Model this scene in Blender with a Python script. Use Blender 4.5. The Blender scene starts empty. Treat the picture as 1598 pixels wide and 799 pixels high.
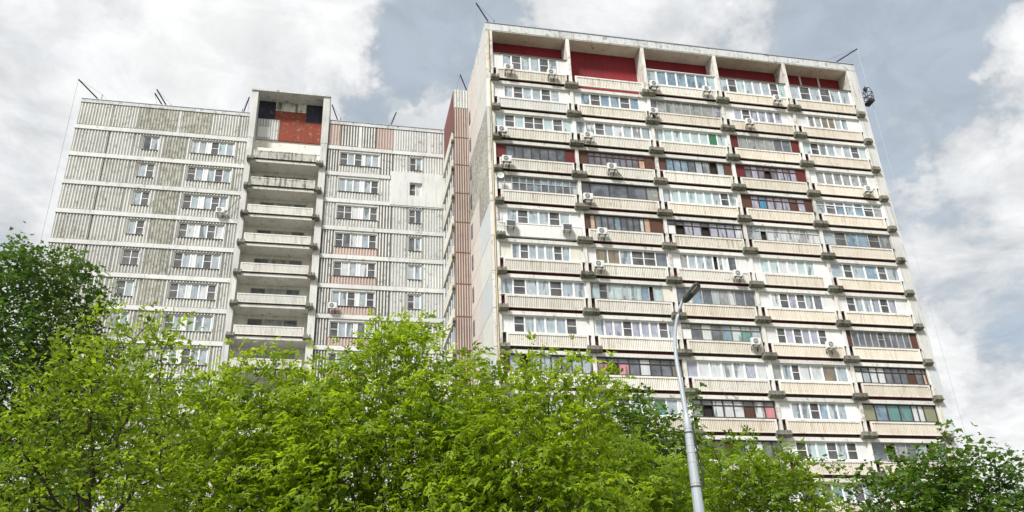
import bpy, math, random
import numpy as np
from mathutils import Matrix, Vector

random.seed(7)
rng = np.random.default_rng(11)
R = math.radians
S = bpy.context.scene
C = S.collection

# ------------------------------------------------------------------ camera
FPX, PITCH, ROLL, YAW = 1339.8, R(26.74), R(-2.49), R(12.99)
CAMZ = 1.6
_f = np.array([0, math.cos(PITCH), math.sin(PITCH)])
_r = np.array([1.0, 0, 0]); _u = np.cross(_r, _f)
RGT = math.cos(ROLL) * _r + math.sin(ROLL) * _u
UPV = -math.sin(ROLL) * _r + math.cos(ROLL) * _u
cam = bpy.data.cameras.new('camera'); camo = bpy.data.objects.new('camera', cam); C.objects.link(camo)
cam.sensor_fit = 'HORIZONTAL'; cam.sensor_width = 36.0; cam.lens = FPX / 1598.0 * 36.0
cam.clip_start = 0.1; cam.clip_end = 6000.0
m = Matrix([[RGT[0], UPV[0], -_f[0], 0], [RGT[1], UPV[1], -_f[1], 0], [RGT[2], UPV[2], -_f[2], CAMZ], [0, 0, 0, 1]])
camo.matrix_world = m
S.camera = camo

EX = np.array([math.cos(YAW), math.sin(YAW), 0.0]); EY = np.array([-math.sin(YAW), math.cos(YAW), 0.0])
ORG = np.array([-1.03, 53.82, 0.0])          # front left foot of the tall block

def ray(px, py):
    return _f + RGT * (px - 799) / FPX - UPV * (py - 399.5) / FPX
def facade(px, py, dep=0.0):                  # survey point on a plane parallel to the facade: u along it, world z
    d = ray(px, py); t = (ORG @ EY + dep) / (d @ EY); P = d * t
    return float((P - ORG) @ EX), float(P[2] + CAMZ)
def at(px, py, dist):                         # survey point at a horizontal distance
    d = ray(px, py); d = d * dist / math.hypot(d[0], d[1])
    return np.array([d[0], d[1], d[2] + CAMZ])
def place(u, dep, z=0.0):
    P = ORG + EX * u + EY * dep
    return (float(P[0]), float(P[1]), float(z))

# ------------------------------------------------------------------ light, sky, exposure
SUN_EL, SUN_AZ = R(46), R(-152)               # azimuth from +Y towards +X
S.view_settings.view_transform = 'Standard'; S.view_settings.look = 'None'
S.view_settings.exposure = 1.92; S.view_settings.gamma = 1.0
S.view_settings.use_curve_mapping = False
sun = bpy.data.lights.new('sun', 'SUN'); suno = bpy.data.objects.new('sun', sun); C.objects.link(suno)
sun.energy = 1.35; sun.angle = R(10); sun.color = (1.0, 0.98, 0.945)
sd = Vector((math.cos(SUN_EL) * math.sin(SUN_AZ), math.cos(SUN_EL) * math.cos(SUN_AZ), math.sin(SUN_EL)))
suno.rotation_euler = sd.to_track_quat('Z', 'Y').to_euler()
suno.location = (0, -20, 80)

class NT:
    """small helper for node trees"""
    def __init__(s, tree): s.t = tree; s.n = tree.nodes; s.l = tree.links
    def node(s, kind, **kw):
        nd = s.n.new(kind)
        for k, v in kw.items():
            if k.startswith('i_'):
                key = k[2:]
                key = int(key) if key.isdigit() else key.replace('_', ' ')
                inp = nd.inputs[key]
                if hasattr(v, 'is_linked') or isinstance(v, bpy.types.NodeSocket): s.l.new(v, inp)
                else: inp.default_value = v
            else: setattr(nd, k, v)
        return nd
    def math(s, op, a, b=0.0, clamp=False):
        nd = s.node('ShaderNodeMath', operation=op, use_clamp=clamp, i_0=a, i_1=b)
        return nd.outputs[0]
    def vmath(s, op, a, b=(0, 0, 0)):
        nd = s.node('ShaderNodeVectorMath', operation=op, i_0=a, i_1=b)
        return nd
    def mix(s, fac, a, b, blend='MIX'):
        nd = s.node('ShaderNodeMix', data_type='RGBA', blend_type=blend)
        for k, v in ((0, fac), (6, a), (7, b)):
            if isinstance(v, bpy.types.NodeSocket): s.l.new(v, nd.inputs[k])
            else: nd.inputs[k].default_value = (tuple(v) + (1.0,))[:4] if isinstance(v, (tuple, list)) else v
        return nd.outputs[2]
    def ramp(s, fac, *stops):
        nd = s.node('ShaderNodeMapRange', clamp=True, interpolation_type='SMOOTHSTEP', i_0=fac, i_1=stops[0], i_2=stops[1], i_3=stops[2], i_4=stops[3])
        return nd.outputs[0]
    def noise(s, vec, scale, detail=3.0, rough=0.55, dist=0.0):
        nd = s.node('ShaderNodeTexNoise', i_Scale=scale, i_Detail=detail, i_Roughness=rough, i_Distortion=dist)
        if vec is not None: s.l.new(vec, nd.inputs['Vector'])
        return nd

W = bpy.data.worlds.new('World'); S.world = W; W.use_nodes = True
t = NT(W.node_tree); t.n.clear()
sky = t.node('ShaderNodeTexSky', sky_type='NISHITA', sun_disc=False, sun_elevation=SUN_EL, sun_rotation=SUN_AZ)
gen = t.node('ShaderNodeTexCoord').outputs['Generated']
sep = t.node('ShaderNodeSeparateXYZ', i_0=gen)
den = t.math('ADD', t.math('MAXIMUM', sep.outputs[2], 0.0), 0.22)
pl = t.node('ShaderNodeCombineXYZ', i_0=t.math('DIVIDE', sep.outputs[0], den), i_1=t.math('DIVIDE', sep.outputs[1], den), i_2=0.0).outputs[0]
n1 = t.noise(pl, 2.3, 8.0, 0.58, 0.25).outputs[0]
n2 = t.noise(pl, 4.5, 9.0, 0.62, 0.5).outputs[0]
wob = t.noise(gen, 5.0, 6.0, 0.62)
wv = t.vmath('SUBTRACT', wob.outputs['Color'], (0.5, 0.5, 0.5)).outputs[0]
dirw = t.vmath('NORMALIZE', t.vmath('ADD', gen, t.vmath('MULTIPLY', wv, (0.36, 0.36, 0.36)).outputs[0]).outputs[0]).outputs[0]
cover = t.math('ADD', t.math('ADD', t.math('MULTIPLY', n1, 0.6), t.math('MULTIPLY', n2, 1.15)), -0.15)     # about 0.75 on average
def blob(px, py, rad_px, amount):
    global cover
    d = ray(px, py); d = d / np.linalg.norm(d)
    dot = t.vmath('DOT_PRODUCT', dirw, tuple(float(v) for v in d)).outputs['Value']
    c = math.cos(rad_px / FPX)
    cover = t.math('ADD', cover, t.ramp(dot, c, 1.0 - (1.0 - c) * 0.12, 0.0, amount))
for b in ((650, 60, 130, -.42), (600, 150, 90, -.30), (700, 170, 60, -.18), (1240, 40, 190, -.36), (1390, 120, 190, -.40), (1400, 290, 130, -.20),
          (1480, 20, 100, -.12), (1580, 90, 90, .35), (1500, 480, 150, -.16), (1560, 620, 120, .16), (1450, 560, 60, .2), (60, 120, 70, -.05), (40, 240, 60, -.06), (100, 40, 140, .12), (300, 60, 200, .14),
          (520, 60, 90, .2), (900, 20, 110, .16), (1060, 40, 110, .12), (200, 90, 60, -.08)):
    blob(*b)
cl_lo = (2.3, 2.58, 2.85); cl_mid = (3.35, 3.46, 3.58); cl_hi = (4.45, 4.48, 4.5)
thin = t.ramp(cover, 0.30, 0.60, 0.0, 1.0)
ccol = t.mix(t.ramp(cover, 0.40, 0.66, 0.0, 1.0), cl_lo, cl_mid)
ccol = t.mix(t.ramp(cover, 0.55, 0.95, 0.0, 1.0), ccol, cl_hi)
n3 = t.noise(pl, 11.0, 6.0, 0.62, 0.6).outputs[0]
ms = t.ramp(n3, 0.34, 0.66, 0.90, 1.04)
ccol = t.mix(1.0, ccol, t.node('ShaderNodeCombineXYZ', i_0=ms, i_1=ms, i_2=ms).outputs[0], 'MULTIPLY')
skyc = t.mix(1.0, sky.outputs[0], (0.85, 0.95, 1.0), 'MULTIPLY')
col = t.mix(t.math('ADD', t.math('MULTIPLY', thin, 0.12), 0.88), skyc, ccol)
bg = t.node('ShaderNodeBackground', i_Color=col, i_Strength=0.0585)
out = t.node('ShaderNodeOutputWorld'); t.l.new(bg.outputs[0], out.inputs[0])

# ------------------------------------------------------------------ materials
def newmat(name):
    m = bpy.data.materials.new(name); m.use_nodes = True
    nt = NT(m.node_tree); bs = m.node_tree.nodes['Principled BSDF']
    return m, nt, bs

def wall_mat(name, col, dirt, amount=0.45, streak=0.5, rough=0.88, bump=0.25, fine=9.0, var=0.08, chips=None, chip_amt=0.0, pebble=0.0, rust=0.0):
    m, t, bs = newmat(name)
    pos = t.node('ShaderNodeNewGeometry').outputs['Position']
    st = t.node('ShaderNodeMapping', i_Scale=(5.5, 5.5, 0.42)); t.l.new(pos, st.inputs[0])
    sn = t.noise(st.outputs[0], 1.0, 6.0, 0.65).outputs[0]
    bn = t.noise(pos, 0.55, 5.0, 0.6).outputs[0]
    fn = t.noise(pos, fine, 5.0, 0.7).outputs[0]
    a = t.ramp(sn, 0.46, 0.70, 0.0, streak * 1.25)
    b = t.ramp(bn, 0.42, 0.72, 0.0, 0.55)
    c = t.ramp(fn, 0.40, 0.75, 0.0, 0.5)
    f = t.math('MULTIPLY', t.math('ADD', t.math('ADD', a, b), c), amount, True)
    colr = t.mix(f, col, dirt)
    if chips:
        cn = t.noise(pos, 2.2, 8.0, 0.7).outputs[0]
        colr = t.mix(t.ramp(cn, 0.60 - chip_amt * 0.2, 0.66 - chip_amt * 0.2, 0.0, 0.85), colr, chips)
    if rust:
        rm = t.node('ShaderNodeMapping', i_Scale=(7.0, 7.0, 0.30), i_Location=(3.1, 7.7, 1.3)); t.l.new(pos, rm.inputs[0])
        rn = t.noise(rm.outputs[0], 1.0, 4.0, 0.6).outputs[0]
        rb = t.noise(pos, 0.35, 2.0, 0.5).outputs[0]
        colr = t.mix(t.math('MULTIPLY', t.ramp(rn, 0.54, 0.68, 0.0, rust), t.ramp(rb, 0.42, 0.62, 0.1, 1.0)), colr, (.30, .20, .115))
    rnd = t.node('ShaderNodeObjectInfo').outputs['Random']
    v = t.node('ShaderNodeMapRange', i_0=rnd, i_3=1.0 - var, i_4=1.0 + var).outputs[0]
    vv = t.node('ShaderNodeCombineXYZ', i_0=v, i_1=v, i_2=v).outputs[0]
    colr = t.mix(1.0, colr, vv, 'MULTIPLY')
    t.l.new(colr, bs.inputs['Base Color'])
    bs.inputs['Roughness'].default_value = rough
    bs.inputs['Specular IOR Level'].default_value = 0.3
    h = fn
    if pebble:
        vo = t.node('ShaderNodeTexVoronoi', i_Scale=9.0); t.l.new(pos, vo.inputs['Vector'])
        h = vo.outputs['Distance']
        vc = t.node('ShaderNodeTexVoronoi', i_Scale=4.5); t.l.new(pos, vc.inputs['Vector'])
        colr = t.mix(t.ramp(vc.outputs['Distance'], .25, .7, 0.0, min(1.0, pebble * .9)), colr, dirt)
        t.l.new(colr, bs.inputs['Base Color'])
    bp = t.node('ShaderNodeBump', i_Strength=max(bump, pebble), i_Distance=0.03, i_Height=h)
    t.l.new(bp.outputs[0], bs.inputs['Normal'])
    return m

def plain(name, col, rough=0.5, metal=0.0, spec=0.5, noise=0.15):
    m, t, bs = newmat(name)
    pos = t.node('ShaderNodeNewGeometry').outputs['Position']
    n = t.noise(pos, 6.0, 5.0, 0.65).outputs[0]
    dk = tuple(c * (1 - noise * 2) for c in col)
    t.l.new(t.mix(n, dk, tuple(min(1, c * (1 + noise)) for c in col)), bs.inputs['Base Color'])
    bs.inputs['Roughness'].default_value = rough; bs.inputs['Metallic'].default_value = metal
    bs.inputs['Specular IOR Level'].default_value = spec
    return m

def glass_mat(name, a, b, fold=0.0, ior=1.7, rough=0.06):
    """window glass with what hangs behind it: curtains in soft folds or a dark room"""
    m, t, bs = newmat(name)
    pos = t.node('ShaderNodeNewGeometry').outputs['Position']
    rnd = t.node('ShaderNodeObjectInfo').outputs['Random']
    off = t.node('ShaderNodeCombineXYZ', i_0=t.math('MULTIPLY', rnd, 40.0), i_1=0.0, i_2=t.math('MULTIPLY', rnd, 17.0)).outputs[0]
    p2 = t.vmath('ADD', pos, off).outputs[0]
    n = t.noise(p2, 1.1, 4.0, 0.6).outputs[0]
    f = t.ramp(n, 0.35, 0.68, 0.0, 1.0)
    f = t.math('ADD', t.math('MULTIPLY', f, 0.7), t.math('MULTIPLY', rnd, 0.3))
    colr = t.mix(f, a, b)
    if fold:
        mp = t.node('ShaderNodeMapping', i_Scale=(9.0, 9.0, 0.25)); t.l.new(p2, mp.inputs[0])
        w = t.noise(mp.outputs[0], 1.0, 2.0, 0.5).outputs[0]
        colr = t.mix(t.ramp(w, 0.35, 0.7, 0.0, fold), colr, tuple(c * 0.6 for c in a))  # fold shade painted into the curtain colour as darker vertical streaks
        gp = t.node('ShaderNodeMapping', i_Scale=(2.4, 2.4, 0.5)); t.l.new(p2, gp.inputs[0])
        gn = t.noise(gp.outputs[0], 1.0, 2.0, 0.5).outputs[0]
        colr = t.mix(t.ramp(gn, 0.56, 0.63, 0.0, .75), colr, (.09, .10, .11))
        if not any(w_ in name for w_ in ('blind', 'cloth', 'pink', 'peach')):
            cn = t.noise(p2, 3.2, 3.0, 0.6).outputs[0]
            colr = t.mix(t.ramp(cn, 0.58, 0.66, 0.0, .4), colr, (.62, .63, .62))
    t.l.new(colr, bs.inputs['Base Color'])
    bs.inputs['Roughness'].default_value = rough; bs.inputs['IOR'].default_value = ior
    bs.inputs['Specular IOR Level'].default_value = 0.6
    return m

M = {}
M['white'] = wall_mat('white_paint', (.74, .735, .71), (.42, .40, .35), .36, .6)
M['cream_light'] = wall_mat('cream_light_paint', (.735, .72, .665), (.46, .41, .32), .42, .8, rust=.6, var=.1, chips=(.40, .36, .28), chip_amt=.0)
M['cream'] = wall_mat('cream_paint', (.73, .70, .62), (.44, .37, .26), .44, .8, rust=.7, var=.11, chips=(.42, .37, .28), chip_amt=.0)
M['peach'] = wall_mat('peach_paint', (.72, .67, .585), (.46, .37, .25), .42, .7, rust=.6, var=.1)
M['wall_cream'] = wall_mat('loggia_cream_plaster', (.83, .81, .72), (.40, .37, .30), .45, .6, chips=(.33, .30, .25), chip_amt=.0)
M['slab'] = wall_mat('white_slab_edge', (.70, .69, .65), (.30, .28, .24), .50, .3, chips=(.30, .28, .25), chip_amt=.1)
M['pilaster'] = wall_mat('pilaster_paint', (.71, .70, .66), (.36, .33, .27), .5, .9, rust=.4, chips=(.38, .35, .3), chip_amt=.25)
M['concrete'] = wall_mat('grey_concrete', (.40, .39, .365), (.17, .16, .14), .6, .7, bump=.4)
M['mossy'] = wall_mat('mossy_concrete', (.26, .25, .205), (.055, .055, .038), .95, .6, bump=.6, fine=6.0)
M['pier'] = wall_mat('pier_concrete', (.63, .63, .61), (.28, .27, .25), .45, .9)
M['coping'] = wall_mat('coping_concrete', (.62, .635, .64), (.24, .24, .22), .45, .7, chips=(.26, .25, .22), chip_amt=.2)
M['band'] = wall_mat('band_concrete', (.68, .685, .67), (.36, .34, .29), .42, .4, chips=(.36, .34, .29), chip_amt=.1)
M['rib'] = wall_mat('rib_paint', (.69, .695, .675), (.40, .395, .36), .45, .5, chips=(.30, .285, .225), chip_amt=.22)
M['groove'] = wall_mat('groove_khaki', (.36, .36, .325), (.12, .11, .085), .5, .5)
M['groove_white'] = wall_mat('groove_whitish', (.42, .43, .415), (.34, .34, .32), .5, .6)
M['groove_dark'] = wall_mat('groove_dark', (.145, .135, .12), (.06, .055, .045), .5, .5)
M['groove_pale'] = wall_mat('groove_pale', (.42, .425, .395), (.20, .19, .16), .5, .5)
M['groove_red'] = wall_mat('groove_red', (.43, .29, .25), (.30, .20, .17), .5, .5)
M['groove_orange'] = wall_mat('groove_orange', (.25, .155, .12), (.16, .10, .08), .6, .7)
M['rib_pink'] = wall_mat('rib_pink', (.55, .505, .465), (.38, .32, .27), .45, .6, chips=(.42, .32, .26), chip_amt=.1)
M['maroon'] = wall_mat('maroon_paint', (.135, .022, .022), (.06, .018, .016), .6, .5, rough=.7)
M['brown'] = wall_mat('brown_board', (.105, .048, .032), (.05, .026, .02), .6, .6, rough=.7)
M['dark_brown_and_shade'] = wall_mat('dark_brown_and_painted_shade', (.10, .075, .06), (.05, .04, .035), .6, .4)  # dark brown walls and boards, also used as painted shade in gaps
M['red'] = wall_mat('red_plaster', (.25, .022, .030), (.14, .022, .024), .75, .6, rough=.75)
M['red_worn'] = wall_mat('worn_red_plaster', (.25, .058, .036), (.14, .05, .035), .6, .8, chips=(.34, .19, .13), chip_amt=.18, rust=.7)
M['navy'] = wall_mat('navy_paint', (.040, .042, .062), (.02, .02, .024), .7, .9, chips=(.14, .125, .12), chip_amt=.12)
M['gable_peb'] = wall_mat('gable_pebble', (.58, .56, .50), (.24, .225, .19), .85, .5, fine=5.0, pebble=.8)
M['gable_pink'] = wall_mat('gable_pink', (.67, .615, .575), (.46, .39, .34), .4, .6, pebble=.3)
M['gable_blue'] = wall_mat('gable_pale_blue', (.60, .635, .655), (.42, .43, .43), .4, .6, pebble=.2)
M['gable_white'] = wall_mat('gable_white', (.68, .67, .64), (.46, .44, .40), .4, .6, pebble=.3)
M['side_red_shaded'] = wall_mat('brown_red_board_shaded', (.20, .085, .075), (.10, .05, .045), .6, .5)  # brownish red, with the shade on this side darkened into the colour
M['cream_dirty'] = wall_mat('dirty_cream_paint', (.70, .69, .62), (.14, .13, .11), .8, 1.0, chips=(.16, .15, .12), chip_amt=.1)
M['insul'] = wall_mat('insulation_render', (.66, .665, .65), (.42, .41, .38), .5, .8)
M['white_warm'] = wall_mat('loggia_white_paint', (.76, .75, .70), (.36, .34, .29), .42, .9)
M['pipe'] = wall_mat('rusty_pipe', (.62, .53, .34), (.30, .17, .09), .6, .8, rough=.6)
M['frame_w'] = plain('white_plastic_frame', (.80, .80, .79), .4, noise=.05)
M['frame_k'] = plain('dark_brown_frame', (.055, .038, .03), .5)
M['frame_r'] = plain('dark_red_frame', (.10, .022, .02), .5)
M['frame_s'] = plain('grey_aluminium_frame', (.42, .42, .40), .45, noise=.12)
M['frame_o'] = plain('olive_wood_frame', (.17, .15, .10), .6)
M['infill'] = wall_mat('white_sandwich_panel', (.72, .72, .715), (.48, .46, .42), .34, .9, rough=.5, bump=.05)
M['infill_cream'] = wall_mat('cream_sandwich_panel', (.70, .68, .60), (.46, .43, .36), .34, .9, rough=.55, bump=.05)
PANE = {
 'l': glass_mat('glass_light_curtain', (.27, .335, .375), (.46, .51, .54), .35),
 'c': glass_mat('glass_white_curtain', (.50, .53, .54), (.66, .68, .68), .30),
 'a': glass_mat('glass_aqua_curtain', (.34, .455, .46), (.50, .60, .60), .25),
 'v': glass_mat('glass_lilac', (.27, .275, .35), (.42, .43, .51), .2),
 'b': glass_mat('glass_blue', (.11, .18, .245), (.24, .34, .42), .1),
 'd': glass_mat('glass_dark', (.035, .042, .05), (.17, .19, .215), 0.0),
 'g': glass_mat('glass_grey', (.20, .21, .205), (.34, .35, .33), .2),
 'm': glass_mat('mosquito_net', (.055, .055, .058), (.15, .15, .155), 0.0, 1.3, .5),
 'o': plain('dark_opening', (.022, .018, .016), .9),  # dark sheet painted in place of the unlit room behind an open sash
 'G': glass_mat('green_blind', (.004, .12, .045), (.008, .16, .06), .3),
 'T': glass_mat('teal_blind', (.07, .19, .18), (.13, .27, .26), .2),
 'V': glass_mat('olive_blind', (.20, .205, .11), (.26, .27, .15), .2),
 'B': glass_mat('bright_blue_cloth', (.01, .17, .30), (.03, .26, .42), .3),
 't': glass_mat('tan_blind', (.14, .115, .065), (.24, .19, .12), .25),
 'e': glass_mat('peach_curtain', (.50, .30, .19), (.62, .42, .28), .3),
 'p': glass_mat('pink_curtain', (.52, .17, .20), (.64, .27, .29), .4),
 'n': M['infill'], 'x': M['brown'],
}
M['ac'] = plain('ac_white_metal', (.72, .72, .70), .45, noise=.06)
M['ac_dark'] = plain('ac_dark_grille', (.03, .03, .03), .6)
M['steel_dark'] = plain('dark_steel', (.05, .05, .055), .5, .3)
M['steel_rust'] = plain('rusty_steel', (.13, .10, .085), .6, .3)
M['wire'] = plain('steel_wire', (.27, .28, .29), .5, .4)
M['wire_black'] = plain('black_cable', (.02, .02, .02), .6)
M['galv'] = plain('galvanised_steel', (.46, .50, .55), .42, .25, noise=.1)
M['galv_band'] = plain('galvanised_band', (.52, .54, .56), .4, .3)
M['lamp_head'] = plain('lamp_dark_metal', (.085, .09, .095), .45, .2)
M['lamp_lens'] = plain('lamp_lens', (.25, .24, .20), .25)
M['roof'] = wall_mat('roof_felt', (.10, .10, .10), (.05, .05, .05))
M['grass'] = wall_mat('worn_grass_ground', (.125, .13, .085), (.09, .08, .06), .8, .3)

# ------------------------------------------------------------------ mesh helpers
class MB:
    def __init__(s): s.v = []; s.f = []; s.m = []; s.mats = []
    def mi(s, mat):
        if mat not in s.mats: s.mats.append(mat)
        return s.mats.index(mat)
    def faces(s, vs, fs, mat):
        k = len(s.v); s.v += [tuple(map(float, p)) for p in vs]; i = s.mi(mat)
        for f in fs: s.f.append(tuple(k + a for a in f)); s.m.append(i)
    def box(s, x0, x1, y0, y1, z0, z1, mat, top=None):
        vs = [(x0, y0, z0), (x1, y0, z0), (x1, y1, z0), (x0, y1, z0), (x0, y0, z1), (x1, y0, z1), (x1, y1, z1), (x0, y1, z1)]
        s.faces(vs, [(0, 3, 2, 1), (4, 5, 6, 7), (0, 1, 5, 4), (1, 2, 6, 5), (2, 3, 7, 6), (3, 0, 4, 7)], mat)
    def prism(s, prof, x0, x1, mat):           # profile in (y,z), extruded along x
        n = len(prof)
        vs = [(x0, a, b) for a, b in prof] + [(x1, a, b) for a, b in prof]
        fs = [tuple(range(n))[::-1], tuple(range(n, 2 * n))] + [(i, (i + 1) % n, n + (i + 1) % n, n + i) for i in range(n)]
        s.faces(vs, fs, mat)
    def tube(s, pts, rad, mat, n=6, caps=True):
        pts = [np.array(p, float) for p in pts]
        rads = rad if isinstance(rad, (list, tuple)) else [rad] * len(pts)
        rings = []
        for i, p in enumerate(pts):
            d = (pts[min(i + 1, len(pts) - 1)] - pts[max(i - 1, 0)]); d = d / (np.linalg.norm(d) + 1e-9)
            h = np.array([0, 0, 1.0]) if abs(d[2]) < .9 else np.array([1.0, 0, 0])
            a = np.cross(d, h); a /= np.linalg.norm(a); b = np.cross(d, a)
            rings.append([p + rads[i] * (a * math.cos(2 * math.pi * k / n) + b * math.sin(2 * math.pi * k / n)) for k in range(n)])
        vs = [q for r in rings for q in r]; fs = []
        for i in range(len(pts) - 1):
            for k in range(n): fs.append((i * n + k, i * n + (k + 1) % n, (i + 1) * n + (k + 1) % n, (i + 1) * n + k))
        if caps: fs += [tuple(range(n))[::-1], tuple(range((len(pts) - 1) * n, len(pts) * n))]
        s.faces(vs, fs, mat)
    def mesh(s, name):
        me = bpy.data.meshes.new(name); me.from_pydata(s.v, [], s.f)
        for mt in s.mats: me.materials.append(mt)
        me.polygons.foreach_set('material_index', s.m); me.update()
        return me
    def build(s, name, parent=None, loc=(0, 0, 0)):
        return link(name, s.mesh(name), parent, loc)

def link(name, me, parent=None, loc=(0, 0, 0), scale=None):
    o = bpy.data.objects.new(name, me); C.objects.link(o); o.location = loc
    if scale: o.scale = scale
    if parent: o.parent = parent
    return o
def empty(name, loc, rz, label, cat, group=None):
    o = bpy.data.objects.new(name, None); C.objects.link(o); o.location = loc; o.rotation_euler = (0, 0, rz)
    o['label'] = label; o['category'] = cat
    if group: o['group'] = group
    return o
def onebox(name, parent, x0, x1, y0, y1, z0, z1, mat):
    b = MB(); b.box(x0, x1, y0, y1, z0, z1, mat); return b.build(name, parent)
_unit = {}
def unit(name, mat, x0, x1, y0, y1, z0, z1, parent, depth=1.0):
    """box part that shares one mesh with all parts of the same name and material"""
    k = (name, mat.name)
    if k not in _unit:
        b = MB(); b.box(-.5, .5, -.5, .5, -.5, .5, mat); _unit[k] = b.mesh(name)
    return link(name, _unit[k], parent, ((x0 + x1) / 2, (y0 + y1) / 2, (z0 + z1) / 2), (x1 - x0, y1 - y0, z1 - z0))

# ------------------------------------------------------------------ ground
g = MB(); g.faces([(-1500, -1500, 0), (1500, -1500, 0), (1500, 1500, 0), (-1500, 1500, 0)], [(0, 1, 2, 3)], M['grass'])
go = g.build('ground'); go['kind'] = 'structure'; go['label'] = 'grass ground'

# ================================================================== TALL BLOCK (right)
BAY = 6.48; H = 2.8; L1 = 44.4
LV = [L1 - H * k for k in range(16)]          # floor levels, top storey first
tower = empty('apartment_tower', place(0, 0), YAW, 'tall white panel apartment tower with cream balcony parapets and red attic recesses', 'apartment building')

core = MB()
core.box(-.30, 32.9, .42, 14.0, 0, LV[0] - .42, M['dark_brown_and_shade'])
core.box(-.30, 32.9, 1.45, 14.0, LV[0] - .42, 49.25, M['concrete'])
core.build('wall', tower)
rf = MB(); rf.box(-.34, 32.95, .02, 14.0, 49.25, 49.42, M['coping']); rf.box(-.1, 32.7, .3, 13.8, 49.42, 49.6, M['roof']); rf.build('roof', tower)
# concrete panels of the roof edge
seams = [-.36, 2.71, 5.91, 7.07, 12.36, 13.55, 18.8, 19.95, 25.2, 26.4, 30.2, 32.97]
for a, b in zip(seams[:-1], seams[1:]):
    o = MB(); o.box(a + .015, b - .015, -.06, .26, 49.27, 49.98, M['coping']); o.box(a + .015, b - .015, -.12, .30, 49.98, 50.04, M['galv']); o.build('roof_panel', tower)
for k in range(3):
    onebox('roof_panel', tower, -.36, -.06, .32 + k * 4.6, .28 + (k + 1) * 4.6, 49.27, 50.0, M['coping'])

# gable: panels per storey, two wide, facing left
for k in range(16):
    zb = LV[k] + .02 if k else LV[0] + .02
    zt = (LV[k] + H - .03) if k else 49.24
    for j, (a, b) in enumerate(((.02, 4.1), (4.14, 8.47))):
        if k in (1,): mt = M['gable_pink'] if j else M['gable_white']
        elif k in (2, 3) : mt = M['gable_peb']
        elif k in (4,): mt = M['gable_peb'] if j == 0 else M['gable_pink']
        elif k == 0: mt = M['gable_white'] if j == 0 else M['gable_pink']
        else: mt = [M['gable_white'], M['gable_pink'], M['gable_blue'], M['gable_pink']][(k * 2 + j) % 4]
        onebox('gable_panel', tower, -.42, -.303, a, b, zb, zt, mt)
    onebox('gable_panel', tower, 32.903, 33.0, .0, 13.9, zb, zt, M['pier'])
# front ends of the gables
for k in range(16):
    zt = LV[k] + H if k else 49.24
    mt = M['gable_blue'] if k in (1, 2) else M['pilaster']
    onebox('corner_strip', tower, -.42, -.06 if k in (0, 1, 5) else -.2, -.05, .0, LV[k] + .02, zt - .02, M['white'] if k in (1, 5) else mt)
    onebox('corner_strip', tower, 32.22, 32.98, -.06, .40, LV[k] + .02, zt - .02, M['pier'] if k < 9 else M['gable_blue'])

# pilasters and attic dividing walls
for i in range(6):
    u = BAY * i
    if i == 0: x0, x1 = -.02, .17
    elif i == 5: x0, x1 = 32.06, 32.2
    else: x0, x1 = u - .12, u + .14
    for k in range(1, 16):
        onebox('pilaster', tower, x0, x1, -.04, .40, LV[k] + .25, LV[k] + H - .22, M['pilaster'] if (i * 7 + k) % 3 else M['white'])
    onebox('dividing_wall', tower, x0, x1 + .02, -.05, 1.43, LV[0] - .2, 49.24, M['pilaster'])
pp = MB(); pp.tube([(-.12, -.07, 6), (-.12, -.07, 44.2)], .055, M['pipe'], 8); pp.build('drain_pipe', tower)
pp = MB(); pp.tube([(32.3, -.1, 4), (32.3, -.1, 20)], .05, M['pipe'], 8); pp.build('drain_pipe', tower)
pp = MB(); pp.tube([(-.13, -.08, 45.0), (-.13, -.08, 49.2)], .05, M['pipe'], 8); pp.build('drain_pipe', tower)

# red back walls of the attic recesses
for i in range(5):
    x0 = BAY * i + .16; x1 = BAY * (i + 1) - .14
    if i == 4:
        cuts = [x0, x0 + 2.25, x0 + 4.05, x1]
        for a, b in zip(cuts[:-1], cuts[1:]): onebox('attic_wall', tower, a + .0, b - .16, 1.36, 1.447, 44.0, 49.19, M['red'])
        for a in cuts[1:-1]: onebox('batten', tower, a - .16, a - .003, 1.33, 1.447, 44.0, 49.24, M['white'])
    else:
        mid = x0 + 3.0
        onebox('attic_wall', tower, x0, mid, 1.36, 1.447, 44.0, 49.19, M['red'])
        onebox('attic_wall', tower, mid + .012, x1, 1.36, 1.447, 44.0, 49.19, M['red'])
    onebox('attic_ceiling', tower, x0, x1, -.03, 1.355, 49.2, 49.246, M['wall_cream'])
    onebox('attic_floor', tower, x0, x1, .30, 1.35, LV[0] - .3, LV[0] - .05, M['concrete'])

# balcony brackets: mossy block with a toothed top
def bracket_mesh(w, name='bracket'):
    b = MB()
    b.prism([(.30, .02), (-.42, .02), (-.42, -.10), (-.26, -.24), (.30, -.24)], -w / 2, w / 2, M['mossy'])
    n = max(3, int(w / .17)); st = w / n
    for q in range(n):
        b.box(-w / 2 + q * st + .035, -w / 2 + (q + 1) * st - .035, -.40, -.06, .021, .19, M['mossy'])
    b.box(-w / 2 + .03, w / 2 - .03, -.058, .2, .021, .17, M['dark_brown_and_shade'])  # dark backing paints the shade between the teeth
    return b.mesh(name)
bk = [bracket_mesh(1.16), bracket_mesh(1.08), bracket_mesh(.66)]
for i in range(6):
    for k in range(14):
        u = BAY * i
        if i == 0: u += .26
        if i == 5: u -= .2
        link('bracket', bk[2] if i in (0, 5) else bk[(i + k) % 2], tower, (u, -.02, LV[k] + random.uniform(-.02, .02)))

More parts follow.
